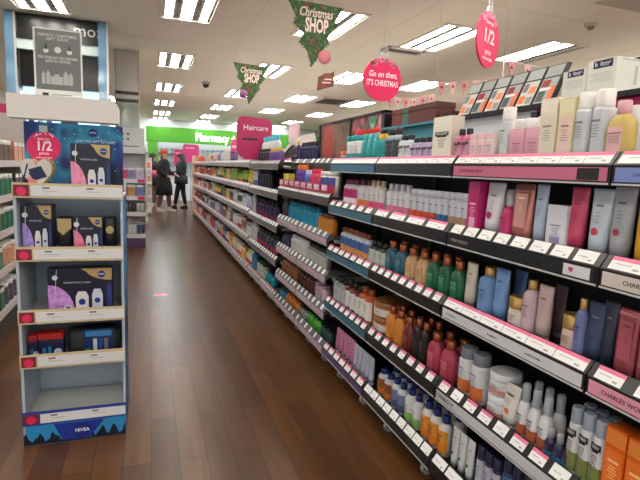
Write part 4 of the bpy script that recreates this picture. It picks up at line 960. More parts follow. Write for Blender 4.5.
# gifts on the stand
def gift_box(name, label, px0, px1, pty, si, y, acc, gold=True, bottles=True, dep=.07, rz=0, z=None):
    z0 = SZ[si][0] + .0184 if z is None else z
    a = at(px0, pty, y=y); c_ = at(px1, pty, y=y); w = c_.x - a.x; h = a.z - z0
    t = thing(name, label, 'gift box', (a.x, y, z0), rz)
    b = bm_new(); box(b, 0, w, 0, dep, 0, h); obj('carton', b, M((22, 26, 48), .3), t, bevel=.0015)
    b = bm_new()
    pts = [(.002, .004), (w * .4, .004)] + [(w * .4 - w * .4 * (1 - math.cos(a_)) , .004 + h * .62 * math.sin(a_)) for a_ in [PI / 2 * i / 8 for i in range(1, 9)]]
    prism(b, pts, -.0012, 0, 'y'); obj('colour_print', b, ramp_mat('petal', 40, [(.3, acc), (.6, tuple(min(245, v + 50) for v in acc))], .4), t)
    if gold:
        b = bm_new(); pts = [(w * .5, h - .001), (w - .001, h - .001), (w - .001, h * .72)] + [(w - w * .42 * math.sin(a_) , h * .72 + h * .27 * (1 - math.cos(a_))) for a_ in [PI / 2 * i / 6 for i in range(1, 6)]]
        prism(b, pts, -.0012, 0, 'y'); obj('gold_corner', b, M((190, 164, 110), .3, .3), t)
    nivea(t, w * .83, h * .86, min(.017, w * .09), -.0013)
    b = bm_new(); tube(b, (w * .1, -.0015, h * .35), (w * .14, -.0015, h * .98), .0015, n=4); prism(b, disc_pts(w * .11, h * .8, .012, 16), -.003, -.0012, 'y'); obj('gift_tag', b, M((220, 222, 226)), t)
    b = bm_new(); add_text(b, 'CHRISTMAS CARE', .012, front(w * .45, -.0015, h * .68), 0, .0, 0, w * .42); obj('print', b, M((210, 212, 220)), t)
    if bottles:
        for k, (u, bw, bh, c) in enumerate(((.52, .2, .45, (226, 224, 228)), (.76, .17, .5, (206, 214, 232)), (.95, .08, .62, (40, 60, 130)), (.3, .13, .16, (214, 206, 216)))):
            if u + bw / 2 > 1: bw = .08
            b = bm_new(); x_ = u * w; q_ = bw * w / 2
            prism(b, [(x_ - q_, .006), (x_ + q_, .006), (x_ + q_, .006 + bh * h * .75), (x_ + q_ * .6, .006 + bh * h), (x_ - q_ * .6, .006 + bh * h), (x_ - q_, .006 + bh * h * .75)], -.0028, -.001, 'y', 0)
            prism(b, disc_pts(x_, .006 + bh * h * .48, q_ * .55, 12), -.0036, -.0028, 'y', 1); obj('bottle_print', b, [M(c), M((30, 50, 150))], t)
    return t
gift_box('gift_set', 'navy gift set with pink petals and two white bottles, on the top of the display', 70, 110, 143, 0, 2.57, (226, 110, 150))
gift_box('gift_set', 'navy gift set with purple petals on the second level, left', 21, 51, 205, 1, 2.56, (130, 110, 190), dep=.12)
gift_box('gift_set', 'slimmer gift set with pink petals and gold corner, second level right', 73, 102, 217, 1, 2.56, (226, 90, 130))
gift_box('gift_set', 'wide navy gift set with a purple swirl on the third level', 47, 112, 269, 2, 2.57, (170, 110, 190))
# black and gold toiletry bags left and right of the slim gift set
for px0, px1, lb, right in ((56, 72, 'black bag with a gold top left of the slim gift set', 0), (103, 116, 'black bag with a round gold window right of the slim gift set', 1)):
    a = at(px0, 217, y=2.575); c_ = at(px1, 217, y=2.575); w = c_.x - a.x; h = a.z - SZ[1][0] - .019
    t = thing('toiletry_bag', lb, 'bag', (a.x, 2.575, SZ[1][0] + .0184))
    b = bm_new(); loft(b, [ring(w / 2, .035, z_, 14, .5, w / 2, .036) for z_ in (0, h * .5, h * .93)] + [ring(w * .44, .025, h, 14, .5, w / 2, .036)]); obj('bag', b, M((24, 26, 34), .45), t)
    b = bm_new()
    if right: prism(b, disc_pts(w / 2, h * .64, w * .32, 16), -.0012, .002, 'y')
    else: prism(b, [(.004, h * .96), (w - .004, h * .96), (w - .004, h * .7), (w * .4, h * .5), (.006, h * .62)], -.0012, .002, 'y')
    obj('gold_panel', b, M((190, 168, 120), .3, .4), t)
# heart box
a = at(20, 182, y=2.56); c_ = at(55, 182, y=2.56); w = c_.x - a.x
z0 = SZ[0][0] + .0184
t = thing('heart_gift_box', 'silvery heart shaped gift box with a navy ribbon print on the display top', 'gift box', (a.x + w / 2, 2.545, z0), math.radians(-9))
hp = []
for i in range(36):
    a_ = 2 * PI * i / 36; hx = 16 * math.sin(a_) ** 3; hy = 13 * math.cos(a_) - 5 * math.cos(2 * a_) - 2 * math.cos(3 * a_) - math.cos(4 * a_)
    hp.append((hx / 34 * w, (hy + 17) / 29 * .15))
b = bm_new(); prism(b, hp, 0, .06, 'y'); obj('box_body', b, M((206, 190, 140), .3, .5), t)
b = bm_new(); prism(b, [(x_ * .985, .067 + (z_ - .067) * .985) for x_, z_ in hp], -.004, 0, 'y'); obj('lid_face', b, M((212, 204, 196), .4), t)
b = bm_new(); tube(b, (-.06, -.0045, .03), (-.035, -.0045, .125), .004, n=4); prism(b, [(-.035, .1), (.02, .118), (.045, .07), (-.01, .05), (-.03, .08)], -.0055, -.004, 'y', 0); prism(b, [(-.04, .07), (-.005, .055), (.015, .03), (-.01, .02), (-.03, .03)], -.0056, -.004, 'y', 1); prism(b, disc_pts(-.04, .09, .012, 12), -.0062, -.004, 'y', 2)
obj('ribbon_print', b, [M((24, 34, 80)), M((226, 130, 120)), M((200, 206, 224))], t)
# red and blue small packs, black wash bag with blue sleeve
for k, (px0, px1, ty, lb) in enumerate(((28, 37, 336, 'small red topped blue pack at the left of the fourth level'), (38, 63, 334, 'red topped blue pack with round badge on the fourth level'))):
    a = at(px0, ty, y=2.56); c_ = at(px1, ty, y=2.56); w = c_.x - a.x; h = max(.05, a.z - SZ[3][0] - .019)
    t = thing('gift_pack', lb, 'gift box', (a.x, 2.56, SZ[3][0] + .0184))
    b = bm_new(); box(b, 0, w, 0, .07, 0, h * .75); obj('carton', b, M((20, 30, 66), .3), t)
    b = bm_new(); box(b, 0, w, -.001, .071, h * .75, h); 
    for i in range(5): tube(b, (w * (i + .5) / 5, -.001, h * .78), (w * (i + .9) / 5, -.001, h * .97), .002, 1, n=4)
    obj('red_top', b, [M((190, 36, 36), .4), M((60, 20, 30))], t)
    b = bm_new(); prism(b, disc_pts(w * .78, h * .22, min(.018, w * .3), 14), -.0012, 0, 'y', 0); box(b, w * .15, w * .3, -.001, 0, .004, h * .4, 1); box(b, w * .38, w * .52, -.001, 0, .004, h * .45, 1); obj('print', b, [M((190, 200, 220)), M((40, 110, 170))], t)
a = at(66, 330, y=2.58); c_ = at(121, 326, y=2.58); w = c_.x - a.x; z0 = SZ[3][0] + .0184; h = a.z - z0 - .004
t = thing('wash_bag', 'black wash bag with a blue sleeve on the fourth level', 'bag', (a.x, 2.58, z0))
b = bm_new(); loft(b, [ring(w / 2 * s_, .05 * q_, z_, 18, .45, w / 2, .052) for s_, q_, z_ in ((.97, .95, 0), (1, 1, h * .3), (1, .9, h * .8), (.93, .6, h))]); obj('bag', b, M((34, 38, 42), .6), t)
b = bm_new(); box(b, w * .3, w * .86, -.0016, .103, .002, h * 1.0, 0); box(b, w * .34, w * .82, -.003, -.0016, h * .7, h * .93, 1)
for u, c in ((.48, 2), (.58, 3), (.68, 4)): box(b, w * u, w * u + .018, -.003, -.0016, h * .08, h * .6, c)
box(b, w * .34, w * .42, -.003, -.0016, h * .05, h * .2, 5)
obj('sleeve', b, [M((24, 48, 96), .3), M((60, 130, 190)), M((200, 210, 224)), M((40, 70, 160)), M((120, 110, 110)), M((80, 160, 80))], t)
# ---------------------------------------------------------------- left side, behind the display
# shelving at the left edge, facing the aisle
LX = -1.02
t = thing('wall_shelving', 'shelving unit at the left edge of the picture behind the gift display', 'shelving', (LX, 3.3, 0))
b = bm_new(); box(b, -.45, -.42, 0, 1.9, .0, 1.75); obj('back_panel', b, M((170, 160, 158)), t)
b = bm_new(); box(b, -.42, -.06, 0, 1.9, 0, .14); obj('plinth', b, M((60, 54, 52)), t)
LZ = (.2, .5, .78, 1.04, 1.3)
for z in LZ:
    b = bm_new(); box(b, -.42, -.02, 0, 1.9, z, z + .02); box(b, -.02, 0, 0, 1.9, z - .015, z + .035, 1); s_ = obj('shelf', b, [M((200, 196, 192)), M((206, 196, 196))], t)
for yy_ in (0, 1.87):
    b = bm_new(); box(b, -.42, -.03, yy_, yy_ + .02, .14, 1.75); obj('side_panel', b, M((200, 194, 190)), t)
cols_l = [((14, 78, 52), 'green'), ((20, 88, 62), 'deep green'), ((90, 70, 60), 'brown'), ((60, 56, 70), 'slate'), ((190, 130, 104), 'peach')]
for i, z in enumerate(LZ):
    y_ = 5.12
    for g in range(4):
        c, cn = cols_l[(i + (g % 2) * 3) % 5] if g else cols_l[i]
        n = 3; w = .125; kd = 'box' if g % 2 == 0 else 'flip'
        pp, d = build(kd, w * .92, .17, c, WHITE, lc=tuple(min(240, v + 30) for v in c))
        root = None
        for k in range(n):
            loc = (LX - .03 - d, y_ - .08 - k * (w + .01), z + .0204)
            if root is None:
                root = link(KIND[kd], pp[0][1], None, loc, (0, 0, PI / 2)); [link(nm, me, root) for nm, me in pp[1:]]
                lab = '%s %s, %s shelf of left edge unit, %s group from far end' % (cn, CAT[kd], ['bottom', 'second lowest', 'middle', 'second highest', 'top'][i], ['first', 'second', 'third', 'fourth'][g])
                tag(root, lab, CAT[kd], lab)
            else: dup(root, loc)
        y_ -= n * (w + .01) + .03
# dark pink promotional panel behind the stand at left edge
a = at(3, 112, y=5.4)
b = bm_new(); box(b, a.x - .15, a.x + .12, 5.4, 5.43, 0, 1.85); tag(obj('promotional_panel', b, M((206, 50, 110))), 'magenta promotional panel peeping out left of the display header', 'sign')
# framed skin care advert seen between header and left shelving
a = at(11, 142, y=5.35)
t = thing('advert_frame', 'cream framed advert with an orange picture behind the display on the left', 'poster', (a.x, 5.3, a.z))
b = bm_new(); box(b, -.13, .13, 0, .02, -.14, .14); obj('frame', b, M((220, 210, 190)), t)
b = bm_new(); box(b, -.09, .09, -.003, 0, -.1, .1); prism(b, disc_pts(.02, 0, .06, 14), -.005, -.003, 'y', 1); obj('picture', b, [M((90, 70, 60)), M((226, 140, 90))], t)
b = bm_new(); box(b, -.02, .02, .02, .04, -a.z, .1); obj('post', b, M((200, 196, 190)), t)

# cosmetics bay with blue columns and a black fascia
yf = 7.1
t = thing('cosmetics_fascia', 'black fascia with silver lettering between two blue glass columns', 'fascia', (-1.5, yf, 0))
b = bm_new(); box(b, -.02, .9, 0, .3, 2.8, 3.09); obj('fascia_board', b, M((30, 32, 32), .25), t)
b = bm_new(); add_text(b, 'mo:', .2, front(.77, -.004, 2.96), 0, .0); obj('lettering', b, M((190, 196, 196), .3, .4), t)
b = bm_new(); box(b, -.02, .9, .02, .28, 2.68, 2.8); obj('light_shelf', b, M((190, 206, 206), .3), t)
b = bm_new(); box(b, .0, .88, .1, .28, 2.25, 2.68); obj('dark_panel', b, M((20, 22, 24), .2), t)
b = bm_new(); box(b, .0, .42, .2, .28, 1.2, 2.25); box(b, .62, .88, .2, .28, 1.2, 2.25); obj('lit_panel', b, M((190, 226, 240), .4, 0, 1.1), t)
b = bm_new(); box(b, .42, .62, .2, .28, 1.2, 2.25); obj('panel', b, M((60, 70, 80), .2), t)
b = bm_new(); box(b, -.02, .9, .05, .3, 0, 1.2); obj('cabinet', b, M((206, 206, 204)), t)
b = bm_new()
for z in (1.5, 1.75, 2.0):
    box(b, .04, .86, .0, .2, z, z + .01)
obj('glass_shelf', b, M((150, 190, 200), .1), t)
for x0_, x1_, lb in ((-1.62, -1.525, 'blue tinted glass column left of the black fascia'), (-.595, -.5, 'blue tinted glass column right of the black fascia')):
    t = thing('glass_column', lb, 'column', (x0_, yf - .05, 0))
    b = bm_new(); box(b, 0, x1_ - x0_, 0, .4, 0, 3.09); obj('glass_body', b, ramp_mat('blue_glass', 2, [(.3, (60, 84, 110)), (.5, (110, 150, 180)), (.7, (150, 190, 214))], .08, 1), t)
    b = bm_new(); box(b, x1_ - x0_, x1_ - x0_ + .02, 0, .03, 0, 3.09); obj('edge_strip', b, M((216, 214, 206), .2, .3), t)
for k in range(6):
    b = bm_new(); lathe(b, [(.03, 0), (.03, .12), (.012, .13), (.012, .17)]); 
    o = obj('cosmetic_bottle', b, M(((40, 60, 90), (180, 200, 214), (60, 110, 150))[k % 3], .2), None, (-1.4 + (k % 3) * .1, yf + .1, (1.5104, 1.7604)[k // 3]))
    tag(o, '%s cosmetic bottle on the %s glass shelf under the fascia' % (('navy', 'clear', 'blue')[k % 3], ('lower', 'upper')[k // 3]), 'bottle')

# mirrored square column
t = thing('square_column', 'beige mirror clad square column rising behind the aisle end display', 'column', (-.49, 8.6, 0))
b = bm_new(); box(b, 0, .34, 0, .4, 0, 3.09); obj('column_body', b, M((196, 188, 178), .25, .3), t)
for x in (-.01, .33):
    b = bm_new(); box(b, x, x + .02, -.015, .0, 0, 3.09); obj('corner_strip', b, M((206, 204, 200), .15, .7), t)
for z in (2.42, 2.3):
    b = bm_new(); box(b, -.0, .34, -.025, -.0, z, z + .05); obj('band', b, M((70, 66, 60), .2, .5), t)
b = bm_new(); box(b, -.0, .34, -.02, -.0, 1.55, 2.28); obj('mirror_panel', b, M((150, 156, 150), .12, .6), t)
b = bm_new(); box(b, .0, .42, -.14, -.03, 1.62, 1.9); prism(b, disc_pts(.0, 0, .001, 4), 0, .001)
t2 = obj('light_box', b, M((210, 212, 208), .4), t)
b = bm_new()
for xx in (.1, .18):
    for zz in (1.72, 1.8): prism(b, disc_pts(xx, zz, .018, 10), -.145, -.14, 'y')
obj('socket_holes', b, M((60, 60, 60)), t2)
# aisle end display under it, facing the camera
t = thing('end_display', 'narrow white end display with four levels under the square column', 'display stand', (-.46, 8.35, 0))
a0 = -.0; W2 = .4
b = bm_new(); box(b, 0, W2, .2, .24, .05, 1.6); obj('back_panel', b, M((206, 200, 196)), t)
for x in (-.012, W2 - .0):
    b = bm_new(); box(b, x, x + .012, -.01, .24, .0, 1.6); obj('side_panel', b, M((70, 50, 90) if x < 0 else (196, 190, 190)), t)
EZ = []
for px in (180, 197, 213, 235): EZ.append(at(135, px, y=8.35).z)
b = bm_new(); box(b, 0, W2, 0, .2, 0, EZ[3] - .02); obj('plinth', b, M((90, 60, 100)), t)
b = bm_new(); box(b, 0, W2, -.01, .2, 1.5, 1.6); obj('header', b, M((226, 222, 216)), t)
for i, z in enumerate(EZ):
    b = bm_new(); box(b, 0, W2, 0, .198, z - .015, z); box(b, 0, W2, -.012, 0, z - .05, z + .02, 1)
    s_ = obj('shelf', b, [M((216, 212, 208)), M((228, 222, 222))], t)
    b = bm_new(); box(b, W2 * .72, W2 * .98, -.016, -.012, z - .04, z + .014) if i < 2 else box(b, W2 * .1, W2 * .3, -.016, -.012, z - .03, z)
    obj('pink_card', b, M((214, 50, 110) if i < 2 else (214, 190, 196)), s_)
    sets = [[('box', (222, 60, 120), 'pink'), ('box', (150, 140, 170), 'lilac'), ('box', (206, 196, 214), 'pale violet')], [('box', (190, 90, 96), 'rose'), ('box', (206, 150, 90), 'tan'), ('box', (120, 130, 190), 'blue')],
            [('tube', (190, 180, 174), 'beige'), ('tube', (60, 56, 66), 'black'), ('tube', (206, 200, 196), 'white')], [('tube', (150, 170, 200), 'blue'), ('tube', (226, 226, 226), 'white'), ('tube', (60, 80, 120), 'navy')]][i]
    for k, (kd, c, cn) in enumerate(sets):
        n = 1 if kd == 'box' else 2; w = .12 if kd == 'box' else .058
        pp, d = build(kd, w, .2 if i < 2 else .16, c, WHITE)
        lab = '%s %s on the %s level of the end display' % (cn, CAT[kd], ['top', 'second', 'third', 'lowest'][i]); root = None
        for j in range(n):
            loc = (-.46 + .065 + k * .13 + (j - .5) * .062 * (n > 1), 8.35 + .05, z + .0004)
            if root is None:
                root = link(KIND[kd], pp[0][1], None, loc); [link(nm, me, root) for nm, me in pp[1:]]; tag(root, lab, CAT[kd], lab if n > 1 else None)
            else: dup(root, loc)
# low shelves beyond it, left of the shoppers
for j, (y_, lb) in enumerate(((11.2, 'white shelf unit beyond the end display'), (13.6, 'white shelf unit left of the shoppers'))):
    t = thing('end_display', lb, 'display stand', (-.65, y_, 0))
    b = bm_new(); box(b, 0, .62 if j == 0 else .72, .2, .6, 0, 1.5); obj('back_panel', b, M((214, 208, 202)), t)
    for z in (.1, .5, .85, 1.2):
        b = bm_new(); box(b, 0, .62 if j == 0 else .72, 0, .2, z, z + .02); box(b, 0, .62 if j == 0 else .72, -.01, 0, z - .03, z + .03); obj('shelf', b, M((224, 218, 212)), t)
    for i, z in enumerate((.1, .5, .85, 1.2)):
        c, cn = [((226, 226, 222), 'white'), ((190, 180, 176), 'grey'), ((214, 120, 80), 'orange'), ((224, 110, 70), 'bright orange')][i]
        pp, d = build('box', .13, .2, c, WHITE); root = None
        lab = '%s box on the %s level of the %s' % (cn, ['lowest', 'second', 'third', 'top'][i], lb)
        for k in range(4):
            loc = (-.65 + .08 + k * .145 + (.09 if j else .0), y_ + .05, z + .0204)
            if root is None:
                root = link('carton_box', pp[0][1], None, loc); [link(nm, me, root) for nm, me in pp[1:]]; tag(root, lab, 'box', lab)
            else: dup(root, loc)

# ---------------------------------------------------------------- pharmacy at the back
a = at(146, 127, y=19); c_ = at(146, 141, y=19)
t = thing('pharmacy_fascia', 'bright green fascia reading Pharmacy across the back of the shop', 'fascia', (a.x, 19, 0))
b = bm_new(); box(b, 0, 3.6, 0, .2, 2.14, 2.68); obj('left_panel', b, M((80, 160, 34), .6), t)
b = bm_new(); box(b, 3.61, 8.0, 0, .2, 2.14, 2.68); obj('right_panel', b, M((70, 150, 30), .6), t)
p = at(216, 138.5, y=19)
b = bm_new(); add_text(b, 'Pharmacy +', .4, front(p.x - a.x, -.02, p.z), 0, .02, 0, at(236, 138, y=19).x - at(196, 138, y=19).x); obj('lettering', b, M((250, 252, 246), .5, 0, 2.2), t)
b = bm_new(); box(b, .05, .4, .02, .1, 1.45, 2.13); obj('green_banner', b, M((90, 165, 40), .6), t)
b = bm_new(); box(b, 0, 8, 1.8, 1.9, 2.0, 3.09); obj('bulkhead', b, M((222, 224, 224)), t)
t = thing('pharmacy_counter', 'white pharmacy counter below the green fascia', 'counter', (0.5, 19.4, 0))
b = bm_new(); box(b, 0, 4.2, 0, .6, 0, 1.0); obj('counter_body', b, M((220, 224, 226)), t)
b = bm_new(); box(b, -.05, 4.25, -.05, .65, 1.0, 1.04); obj('counter_top', b, M((196, 200, 204)), t)
t = thing('medicine_shelves', 'white medicine shelves on the back wall behind the counter', 'shelving', (-.2, 20.95, 0))
b = bm_new(); box(b, 0, 6, .3, .34, 0, 2.1); obj('back_panel', b, M((226, 230, 232), .6), t)
for z in (.4, .75, 1.1, 1.45, 1.8):
    b = bm_new(); box(b, 0, 6, 0, .3, z, z + .02); obj('shelf', b, M((220, 224, 226)), t)
for i, z in enumerate((1.1, 1.45, 1.8)):
    rt_ = None; lab = 'small white medicine carton on the %s medicine shelf' % ('middle', 'upper', 'topmost')[i]
    pp, d = build('box', .15, .16, ((206, 220, 226), (226, 224, 220), (190, 210, 214))[i], (120, 180, 190))
    for k in range(16):
        loc = (.1 + k * .2, 21.05, z + .0204)
        if rt_ is None:
            rt_ = link('carton_box', pp[0][1], None, loc); [link(nm, me, rt_) for nm, me in pp[1:]]; tag(rt_, lab, 'box', lab)
        else: dup(rt_, loc)
# second shelving run in the next aisle, its header visible above the stock
for k in range(5):
    t = thing('rear_shelving', 'shelving unit in the aisle behind, %s from the back of the shop' % ['fifth', 'fourth', 'third', 'second', 'first'][k], 'shelving', (3.1, 3.5 + k * 2.6, 0))
    b = bm_new(); box(b, 0, .06, 0, 2.5, 0, 1.72); obj('back_panel', b, M((206, 196, 194)), t)
    b = bm_new(); box(b, -.03, .0, 0, 2.5, 1.55, 1.72); obj('header', b, M(((206, 70, 110), (226, 200, 200), (222, 150, 170), (206, 90, 120), (226, 206, 206))[k]), t)
    for z in (.2, .6, 1.0, 1.35):
        b = bm_new(); box(b, -.35, 0, 0, 2.5, z, z + .03); obj('shelf', b, M((200, 196, 196)), t)
# cornice lamps, unseen, added to brighten the ceiling
for (x, y0_, y1_, z, e, lb) in ((3.3, 3.5, 16.3, 1.73, 18, 'long cornice lamp added on top of the shelving in the aisle behind'), (1.68, 6.0, 13.6, 1.4, 8, 'cornice lamp added out of sight behind the far half of the long shelving'), (6.4, 0, 17, 1.73, 34, 'cornice lamp added unseen at the far right')):
    t = thing('fill_lamp', lb, 'lamp', (x, y0_, z))
    L_ = y1_ - y0_
    b = bm_new(); box(b, -.1, .1, 0, L_, 0, .02); box(b, -.1, -.09, 0, L_, .02, .07); box(b, .09, .1, 0, L_, .02, .07); obj('trough', b, M((220, 218, 214)), t)
    b = bm_new()
    n_ = int(L_ / 2.5)
    for i in range(n_ + 1): box(b, -.02, .02, i * (L_ - .04) / n_, i * (L_ - .04) / n_ + .04, -z, 0)
    obj('post', b, M(GREY), t)
    ld = bpy.data.lights.new('fill', 'AREA'); ld.shape = 'RECTANGLE'; ld.size = .16; ld.size_y = L_ - .1; ld.energy = e; ld.color = (1, .95, .86)
    lo = bpy.data.objects.new('fill', ld); col.objects.link(lo); lo.location = (x, (y0_ + y1_) / 2, z + .03); lo.rotation_euler = (PI, 0, 0)
b = bm_new(); box(b, 7.7, 7.95, 1, 18, 1.9, 2.4); tag(obj('wall_header', b, M((222, 180, 186))), 'pale pink header band along the far right wall', 'sign')

# ---------------------------------------------------------------- floor stickers
for (px, py, y_, lb) in ((155, 295, 0, 'pink arrow sticker on the aisle floor'), (154, 243, 0, 'small far pink sticker on the aisle floor')):
    p = at(px, py, z=0)
    t = thing('floor_sticker', lb, 'floor sticker', (p.x, p.y, 0))
    b = bm_new(); prism(b, disc_pts(-.05, 0, .09, 20), .0004, .0009, 'z'); obj('grey_disc', b, M((70, 62, 58), .3), t)
    b = bm_new(); prism(b, [(-.01, -.05), (.08, -.05), (.08, -.09), (.15, 0), (.08, .07), (.08, .03), (-.01, .03)], .001, .0014, 'z'); obj('pink_arrow', b, M((226, 70, 120), .3), t)

# ---------------------------------------------------------------- people
def skin(name, verts, edges, rad, mats, parent=None, sub=1, loc=(0, 0, 0), rz=0, root=0):
    me = bpy.data.meshes.new(name); me.from_pydata(verts, edges, []); me.update()
    o = bpy.data.objects.new(name, me); col.objects.link(o)
    md = o.modifiers.new('s', 'SKIN'); md.use_smooth_shade = True
    for i, v in enumerate(me.skin_vertices[0].data):
        v.radius = (rad[i], rad[i]) if not isinstance(rad[i], tuple) else rad[i]; v.use_root = (i == root)
    sd = o.modifiers.new('d', 'SUBSURF'); sd.levels = sub; sd.render_levels = sub
    dg = bpy.context.evaluated_depsgraph_get(); dg.update()
    m2 = bpy.data.meshes.new_from_object(o.evaluated_get(dg)); bpy.data.objects.remove(o)
    for mt in (mats if isinstance(mats, list) else [mats]): m2.materials.append(mt)
    for p_ in m2.polygons: p_.use_smooth = True
    ob = link(name, m2, parent, loc, (0, 0, rz)); return ob
SKIN = M((196, 148, 122), .5)
def hand(V, E, Rr, wrist_i, wp, d, side):
    """palm then four curled fingers and a thumb, as chains from the wrist"""
    d = Vector(d).normalized(); s = Vector(side).normalized(); n = d.cross(s)
    palm = Vector(wp) + d * .05; V.append(tuple(palm)); Rr.append((.032, .018)); E.append((wrist_i, len(V) - 1)); pi_ = len(V) - 1
    for k, (o_, l) in enumerate(((-.027, .06), (-.009, .072), (.009, .068), (.026, .052))):
        b0 = palm + s * o_ + d * .035; V.append(tuple(b0)); Rr.append(.0095); E.append((pi_, len(V) - 1))
        b1 = b0 + d * l * .55 + n * .006; V.append(tuple(b1)); Rr.append(.0088); E.append((len(V) - 2, len(V) - 1))
        b2 = b1 + d * l * .4 + n * .018; V.append(tuple(b2)); Rr.append(.0075); E.append((len(V) - 2, len(V) - 1))
    t0 = Vector(wp) + d * .03 - s * .03; V.append(tuple(t0)); Rr.append(.011); E.append((pi_, len(V) - 1))
    V.append(tuple(t0 + d * .035 - s * .022)); Rr.append(.009); E.append((len(V) - 2, len(V) - 1))
def person(label, loc, rz, height, pose, hair_c, hair, coat, trousers, shoes, extra=None):
    s = height / 1.7
    t = thing('person', label, 'person', loc, rz)
    V, E, Rr = [], [], []
    def add(p, r, par=None):
        V.append(tuple(Vector(p) * s)); Rr.append(tuple(q * s for q in r) if isinstance(r, tuple) else r * s)
        if par is not None: E.append((par, len(V) - 1))
        return len(V) - 1
    # local: faces -y
    pel = add((0, 0, .92), (.15, .11)); sp = add((0, .01, 1.12), (.135, .1), pel); ch = add((0, 0, 1.3), (.16, .11), sp); nk0 = add((0, .01, 1.42), .07, ch); nk = add((0, 0, 1.48), .052, nk0)
    hd0 = add((0, -.015, 1.545), (.068, .075), nk); hd = add((0, -.012, 1.61), (.078, .092), hd0); ht = add((0, -.005, 1.675), (.05, .06), hd)
    for sd in (-1, 1):
        l = pose['leg'][0 if sd < 0 else 1]
        hp = add((sd * .09, 0, .88), .095, pel); kn = add((sd * .095 + l[0] * .5, l[1] * .5 - .02, .48), .06, hp); an = add((sd * .095 + l[0], l[1], .09), .042, kn); add((sd * .1 + l[0], l[1] - .13, .035), (.04, .028), an)
        ar = pose['arm'][0 if sd < 0 else 1]
        shd = add((sd * .165, 0, 1.375), .042, ch); el = add(ar[0], .036, shd); wr = add(ar[1], .026, el)
        d = (Vector(ar[1]) - Vector(ar[0])).normalized()
        side = d.cross(Vector((0, -1, 0)) if abs(d.y) < .8 else Vector((0, 0, 1)))
        V2 = []; hand(V, E, Rr, wr, Vector(ar[1]) * s, d, side)
    skin('body', V, E, Rr, SKIN, t, 1)
    # face
    b = bm_new(); 
    for sx_ in (-1, 1): sphere(b, (sx_ * .028 * s, -.098 * s, 1.60 * s), .009 * s, 0, n=8)
    obj('eyes', b, M((50, 36, 30)), t)
    b = bm_new(); tube(b, (0, -.1 * s, 1.605 * s), (0, -.118 * s, 1.57 * s), .006 * s, 0, 6, .012 * s); obj('nose', b, SKIN, t)
    b = bm_new(); box(b, -.022 * s, .022 * s, -.1 * s, -.09 * s, 1.528 * s, 1.54 * s); obj('mouth', b, M((170, 90, 84)), t)
    b = bm_new()
    for sx_ in (-1, 1): sphere(b, (sx_ * .08 * s, .0, 1.59 * s), .018 * s, 0, n=8, sx=.4, sz=1.4)
    obj('ears', b, SKIN, t)
    # hair or hat
    b = bm_new()
    if hair == 'hat':
        sphere(b, (0, .01 * s, 1.665 * s), .105 * s, 0, n=16, sz=.68, sy=1.08); lathe(b, [(.094 * s, 1.615 * s), (.1 * s, 1.625 * s), (.1 * s, 1.65 * s), (.09 * s, 1.66 * s)], ry=1.08, n=18)
        obj('knitted_hat', b, M(hair_c, .8, noise=60), t)
        b = bm_new(); loft(b, [ring(.075 * s, .05 * s, z_ * s, 12, 1, 0, .045 * s) for z_ in (1.46, 1.55, 1.62)]); obj('hair', b, M((110, 60, 40), .6), t)
    else:
        sphere(b, (0, .012 * s, 1.632 * s), .1 * s, 0, n=16, sy=1.05, sz=.86)
        lo = 1.18 if hair == 'long' else 1.46
        loft(b, [ring(rx * s, ry_ * s, z_ * s, 14, .9, 0, cy_ * s) for z_, rx, ry_, cy_ in ((lo, .09, .02, .13), (lo + .12, .12, .035, .125), (1.46, .105, .055, .09), (1.56, .1, .07, .05), (1.64, .095, .085, .02))])
        obj('hair', b, M(hair_c, .45, noise=50), t)
    # coat: lofted around torso, to its hem; sleeves
    c, hem, wid = coat
    b = bm_new()
    prof = [(hem, wid, wid * .72), (hem + .25, wid * .93, wid * .68), (.95, .19, .145), (1.1, .17, .135), (1.28, .205, .15), (1.38, .2, .135), (1.43, .12, .1), (1.47, .075, .078)]
    prof = [p_ for p_ in prof if p_[0] <= hem or p_[0] > hem + .1]
    loft(b, [ring(rx * s, ry_ * s, z_ * s, 20, .92, 0, .005 * s) for z_, rx, ry_ in prof])
    obj('coat', b, M(c, .8, noise=12), t)
    for i, sd in enumerate((-1, 1)):
        ar = pose['arm'][i]; P0 = Vector((sd * .125, 0, 1.385)) * s; P1 = Vector(ar[0]) * s; P2 = Vector(ar[0]).lerp(Vector(ar[1]), .93) * s
        skin('sleeve', [tuple(P0), tuple(P0.lerp(P1, .5)), tuple(P1), tuple(P1.lerp(P2, .5)), tuple(P2)], [(0, 1), (1, 2), (2, 3), (3, 4)], [.105 * s, .098 * s, .078 * s, .064 * s, .055 * s], M(c, .8, noise=12), t, 1)
    for i, sd in enumerate((-1, 1)):
        l = pose['leg'][i]; q_ = [(sd * .09, 0, .86), (sd * .095 + l[0] * .5, l[1] * .5 - .02, .48), (sd * .095 + l[0], l[1], .12)]
        q_ = [tuple(Vector(v) * s) for v in q_]
        if trousers: skin('trouser_leg', q_, [(0, 1), (1, 2)], [.105 * s, .075 * s, .06 * s], M(trousers, .8), t, 1)
        x_, y_ = (sd * .1 + l[0]) * s, l[1] * s
        b = bm_new(); loft(b, [ring(.048 * s, .13 * s, z_, 16, .85, x_, y_ - .055 * s) for z_ in (0, .03)] + [ring(.044 * s, .115 * s, .06, 16, .85, x_, y_ - .05 * s), ring(.042 * s, .05 * s, .105, 16, .9, x_, y_), ring(.044 * s, .045 * s, .13, 16, .9, x_, y_)]); obj('shoe', b, M(shoes, .5), t)
    return t, s
hangL = ((-.23, .02, 1.12), (-.2, -.1, .9)); hangR = ((.23, .02, 1.12), (.2, -.1, .9))
p = at(165.5, 212, z=0)
